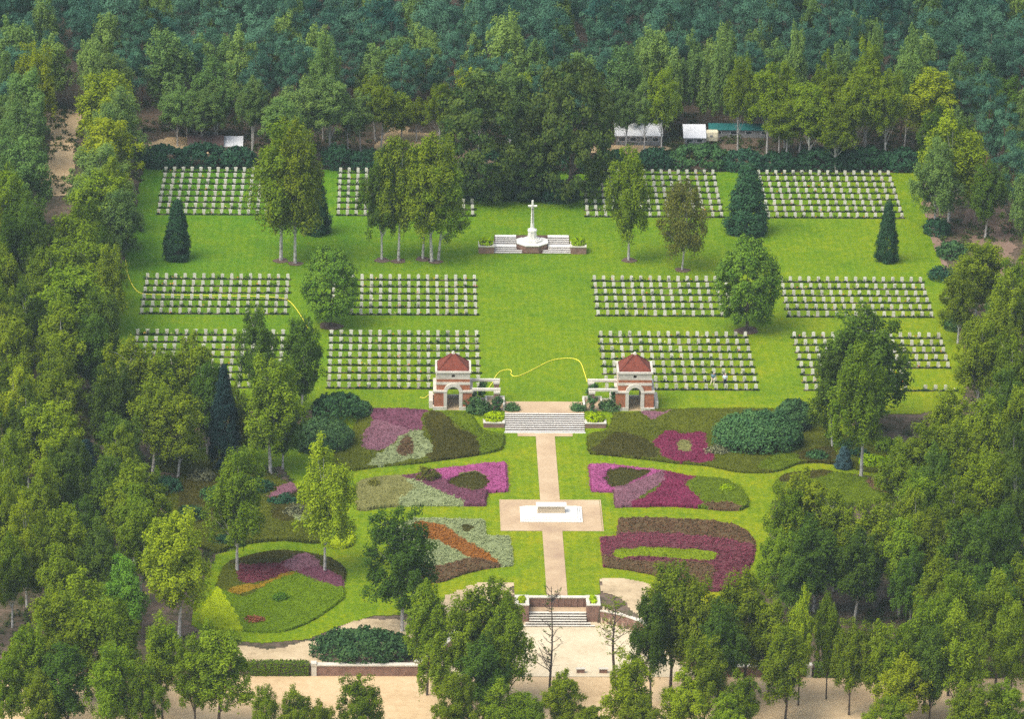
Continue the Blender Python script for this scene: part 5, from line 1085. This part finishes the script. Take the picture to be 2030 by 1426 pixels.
W_FRONT = [(170,1156,150,13,'birch_mid'),(110,1190,120,12,'birch_mid'),(230,1205,110,12,'birch_mid'),(245,1118,92,9,'lime'),(320,1238,92,11,'birch_mid'),(430,1256,130,11,'birch_mid'),(385,1275,90,10,'birch_mid'),(60,1250,100,11,'birch_mid'),(20,1300,90,9,'birch_mid'),(75,1340,90,8,'birch_mid'),(290,1330,90,9,'birch_mid'),(215,1290,100,11,'birch_mid'),(130,1290,110,10,'birch_dark'),
 (585,1372,80,7,'birch_mid'),(525,1368,56,7,'birch_mid'),(715,1350,92,8,'birch_mid'),(640,1398,60,6,'birch_mid'),(848,1166,92,12,'birch_mid'),(980,1166,130,13,'birch_mid'),(925,1190,110,12,'birch_mid'),(1010,1205,96,12,'birch_mid'),(905,1345,90,8,'birch_mid'),(1000,1362,110,7,'birch_mid'),(1118,1342,86,7,'birch_mid'),(960,1280,110,9,'birch_dark'),(880,1262,90,9,'birch_mid'),(1050,1392,90,6,'birch_mid'),
 (1245,1310,100,9,'birch_pale'),(1335,1132,120,14,'birch_mid'),(1385,1165,100,13,'birch_mid'),(1295,1190,90,12,'birch_dark'),(1480,1148,130,13,'birch_mid'),(1430,1205,100,12,'birch_dark'),(1400,1275,90,10,'birch_mid'),(1530,1200,90,11,'birch_mid'),(1590,1186,66,12,'birch_pale'),(1645,1192,62,11,'birch_mid'),(1562,1258,96,10,'birch_mid'),(1782,1255,96,10,'birch_mid'),(1360,1345,100,7,'birch_pale'),(1470,1345,80,7,'birch_mid'),(1690,1240,80,10,'birch_mid'),(1745,1245,80,10,'birch_mid'),
 (1985,1138,110,13,'birch_mid'),(1890,1150,110,13,'birch_mid'),(1840,1200,100,12,'birch_mid'),(1905,1215,110,13,'birch_mid'),(2010,1210,80,12,'birch_mid'),(1790,1310,110,8,'birch_pale'),(1850,1255,80,11,'birch_dark'),(1930,1365,110,7,'birch_mid'),(1995,1362,90,7,'birch_mid'),(1440,1385,100,6,'birch_mid'),(1760,1385,100,6,'birch_mid'),(1280,1390,100,6,'birch_mid'),(1180,1408,90,5,'birch_mid')]
WOODS = [('back', W_BACK, 'from left behind the back hedge'), ('left', W_LEFT, 'from the back in the left wood'), ('right', W_RIGHT, 'from the back in the right wood'), ('front', W_FRONT, 'from left along the front road')]
placed = []
todo = {k: [] for k, _, _ in WOODS}
for key, lst, _ in WOODS:
    for px, pyt, wpx, h, leaf in lst:
        p = top_pos(px, pyt, h); placed.append(p); kind = 'pine' if leaf == 'pine' else 'birch'
        todo[key].append((kind, p, h, wpx/pxm(p)*1.0, leaf))
for px, pyb, pyt, wpx, leaf in [(1277,302,170,62,'birch_far'),(1311,306,150,66,'birch_mid'),(1240,300,185,50,'birch_far'),(1462,303,130,66,'birch_mid'),(1520,308,140,84,'birch_mid'),(1583,316,170,84,'birch_mid'),(1715,300,140,90,'birch_mid'),(1640,302,160,80,'birch_mid'),
        (400,292,190,84,'birch_far'),(352,290,180,70,'birch_far'),(430,285,170,70,'birch_far'),(755,296,175,70,'birch_mid'),(500,300,175,60,'birch_far'),(560,300,200,80,'birch_far'),(615,302,190,80,'birch_far'),(690,300,200,70,'birch_far')]:
    p = at(px, pyb); placed.append(p); todo['back'].append(('birch', p, (pyb-pyt)/(pxm(p)*math.cos(PITCH)), wpx/pxm(p), leaf))
# fill the woods between them
KEEP = [LAWN_TOP, LAWN_GARDEN, [(300,885),(440,875),(480,930),(330,942)], [(400,940),(640,930),(700,1000),(700,1100),(420,1100)], [(70,215),(170,215),(165,300),(150,400),(85,400),(70,340)], [(-50,1300),(2100,1300),(2100,1440),(-50,1440)], [(270,252),(500,252),(500,345),(270,345)], [(735,252),(870,252),(870,345),(735,345)], [(1190,252),(1540,252),(1540,345),(1190,345)], [(440,1230),(800,1215),(840,1320),(440,1330)], [(1590,850),(1700,850),(1790,935),(1590,935)],[(1835,380),(1872,395),(1912,560),(1935,700),(1905,700)],[(1900,430),(1985,410),(2000,520),(1930,520)], [(850,1140),(1300,1140),(1300,1426),(850,1426)]]
def clear(px, py, pad):
    q = np.array([(px+pad*math.cos(a), py+pad*math.sin(a)) for a in np.linspace(0, 6.283, 9)]+[(px, py)])
    return not any(inpoly(q[:, 0], q[:, 1], k).any() for k in KEEP)
def fill(n, x0, x1, y0, y1, dmin, key, kinds, hr, wr):
    for _ in range(n):
        x, y = rng.uniform(x0, x1), rng.uniform(y0, y1); z = float(gz(x, y))
        if any((x-p[0])**2+(y-p[1])**2 < dmin*dmin for p in placed): continue
        h = rng.uniform(*hr); wd = rng.uniform(*wr); ok = True
        for f in (0.06, 0.35, 0.7, 0.9):
            px, py = proj((x, y, z+h*f)); pad = (0.3 if f < 0.1 else 0.42*wd)*pxm((x, y, z))
            if not clear(px, py, pad): ok = False; break
        if not ok: continue
        px, py = proj((x, y, z+h*0.5))
        if not (-60 < px < 2090 and -120 < py < 1500): continue
        kind, leaf = kinds[rng.integers(len(kinds))]
        placed.append(np.array([x, y, z])); todo[key].append((kind, np.array([x, y, z]), h, wd, leaf))
BI = [('birch', 'birch_mid'), ('birch', 'birch_dark'), ('birch', 'birch_mid')]
fill(1500, -75, -44, -85, 95, 5.0, 'left', BI, (9, 12), (4.5, 6))
fill(1500, 38, 75, -85, 95, 5.0, 'right', BI+[('birch', 'birch_dark')], (9, 12), (4.5, 6))
fill(1400, -78, 80, 84, 114, 3.8, 'back', [('pine', 'pine'), ('birch', 'birch_far'), ('pine', 'pine')], (10, 13), (4.5, 6.5))
fill(70, -85, 90, 112, 150, 6.0, 'back', [('birch', 'birch_far')], (12, 15), (3.6, 5.0))
print('woods', {k: len(v) for k, v in todo.items()})
for key in ('left', 'right'):
    todo[key] = [(q[0], q[1], q[2], q[3], 'birch_far' if q[1][1] > 34+(i % 3)*8 and q[4] == 'birch_mid' else q[4]) for i, q in enumerate(todo[key])]  # farther birches get leaves with the haze put into their colour
allb = sorted([(q[1][1], key, i) for key in todo for i, q in enumerate(todo[key]) if q[0] == 'birch'])
far = set((key, i) for _, key, i in allb[268:])          # the farthest birches join into one wood
BWOOD = [todo[key][i] for key, i in far]
for key in todo: todo[key] = [q for i, q in enumerate(todo[key]) if (key, i) not in far]
for key, _, place in WOODS:
    lst = todo[key]
    lst.sort(key=(lambda q: q[1][0]) if key in ('back', 'front') else (lambda q: -q[1][1]))
    c = {}
    for kind, p, h, wd, leaf in lst:
        c[kind] = c.get(kind, 0)+1
        look = {'birch_pale': 'pale yellow-green', 'birch_mid': 'green', 'birch_dark': 'dark green', 'birch_far': 'hazy green', 'lime': 'dark bushy', 'pine': 'blue-green'}[leaf]
        nm = 'pine' if kind == 'pine' else 'birch'
        n = c[kind]
        tree(kind, p, h, wd, leaf, f'{look} {nm}, {ordw(n)} {place}', {'back': 'trees behind the back hedge', 'left': 'trees of the left wood', 'right': 'trees of the right wood', 'front': 'trees along the front road'}[key], bark='barkd' if key == 'front' else None, lift=0.08 if key == 'front' and h > 9.5 else (0.2 if key == 'back' and p[1] < 93 else 0.0))  # front trunks take dark bark: their backlit shade is painted into the colour
# the pine wood beyond, one dense mass
def forest_mass(name, pts, leafm, kind, keepfrac, grow):
    Vc, vc = [], []
    for (x, y, h, wd) in pts:
        i = rng.integers(len(PROTO[kind])); tm, cm = PROTO[kind][i]; nh, nw = DIMS[kind][i]; n = len(cm.vertices)
        co = np.empty(n*3, np.float32); cm.vertices.foreach_get('co', co); co = co.reshape(-1, 4, 3)
        va = np.empty(n, np.float32); cm.attributes['v'].data.foreach_get('value', va); va = va.reshape(-1, 4)
        sel = rng.random(len(co)) < keepfrac; co = co[sel]; va = va[sel]
        cen = co.mean(1, keepdims=True); co = cen+(co-cen)*grow
        a = rng.random()*6.28; c, s = math.cos(a), math.sin(a); sx = wd/nw; sz = h/nh
        q = np.empty_like(co); q[..., 0] = (co[..., 0]*c-co[..., 1]*s)*sx+x; q[..., 1] = (co[..., 0]*s+co[..., 1]*c)*sx+y; q[..., 2] = co[..., 2]*sz
        Vc.append(q.reshape(-1, 3)); vc.append(np.clip(va.reshape(-1)*0.7+rng.normal()*0.22+0.15, 0, 1))
        # the stems below
        n = len(tm.vertices); tv = np.empty(n*3, np.float32); tm.vertices.foreach_get('co', tv)
    V = np.concatenate(Vc); return link(name, npmesh(name, V, np.arange(len(V)).reshape(-1, 4), np.concatenate(vc)), leafm)
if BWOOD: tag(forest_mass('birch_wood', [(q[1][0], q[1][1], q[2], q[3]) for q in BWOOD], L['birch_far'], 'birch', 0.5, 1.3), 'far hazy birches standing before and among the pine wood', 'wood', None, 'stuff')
pts = []
for _ in range(4000):
    x, y = rng.uniform(-92, 96), rng.uniform(107, 205)
    if any((x-p[0])**2+(y-p[1])**2 < 21 for p in pts) or any((x-p[0])**2+(y-p[1])**2 < 9 for p in placed): continue
    pts.append((x, y, rng.uniform(11, 17.5), rng.uniform(4.6, 7.6)))
print('pine mass', len(pts))
tag(forest_mass('pine_wood', pts, L['pine'], 'pine', 0.85, 1.05), 'dense blue-green pine wood stretching beyond the cemetery', 'wood', None, 'stuff')
# undergrowth on the forest floor
n = 9000; X = rng.uniform(-80, 84, n*3); Y = rng.uniform(-112, 112, n*3)
PX = IW/2+FPX*((np.stack([X, Y, gz(X, Y)], 1)-CAM)@RT)/((np.stack([X, Y, gz(X, Y)], 1)-CAM)@FW); PY = IH/2-FPX*((np.stack([X, Y, gz(X, Y)], 1)-CAM)@UP)/((np.stack([X, Y, gz(X, Y)], 1)-CAM)@FW)
ok = ~inpoly(PX, PY, LAWN_TOP) & ~inpoly(PX, PY, LAWN_GARDEN)
for k in (KEEP[2], [(280,262),(490,262),(490,304),(280,304)], [(740,235),(870,235),(870,302),(740,302)], [(1165,288),(1312,288),(1312,304),(1165,304)], [(-80,1326),(2100,1322),(2100,1500),(-80,1500)], [(1018,1150),(1195,1150),(1195,1260),(1018,1260)], [(440,1230),(820,1220),(840,1330),(440,1330)], [(860,1150),(1320,1150),(1330,1350),(830,1350)]):
    ok &= ~inpoly(PX, PY, k)
ok &= (np.sin(X*0.35+1.1)+np.sin(Y*0.28)+np.sin(0.21*X-0.33*Y)) > -0.5
X, Y = X[ok], Y[ok]; c = np.stack([X, Y, gz(X, Y)+0.15], 1)
P, nr, s, v = cluster(c, c[:, :2]*1.0, 0.35+0.5*rng.random(len(c)), 16, 0.17, 0.7, 0.3, 0.65, 0, 0.6); P[:, 2] = np.maximum(P[:, 2], gz(P[:, 0], P[:, 1]))
tag(link('undergrowth', leafmesh('undergrowth', P, nr, s, v), L['under']), 'patchy low undergrowth on the floor of the woods', 'undergrowth', None, 'stuff')
# bare heath plants: rows of tiny bushes in front beds are part of the beds themselves

# ------------------------------------------------------------------ air
HAZE = 0.0001
if HAZE > 0:
    hz = MB(); hz.box(-720, 720, -575, 560, -5.5, 205)
    m, n = newmat('haze'); pvn = N(n, 'ShaderNodeVolumePrincipled'); out = N(n, 'ShaderNodeOutputMaterial'); n.links.new(pvn.outputs[0], out.inputs['Volume'])
    pvn.inputs['Color'].default_value = (0.68, 0.86, 0.90, 1); pvn.inputs['Density'].default_value = HAZE; pvn.inputs['Anisotropy'].default_value = 0.2
    tag(hz.build('haze', m), 'thin bluish haze in the air over the woods', 'haze', None, 'stuff')
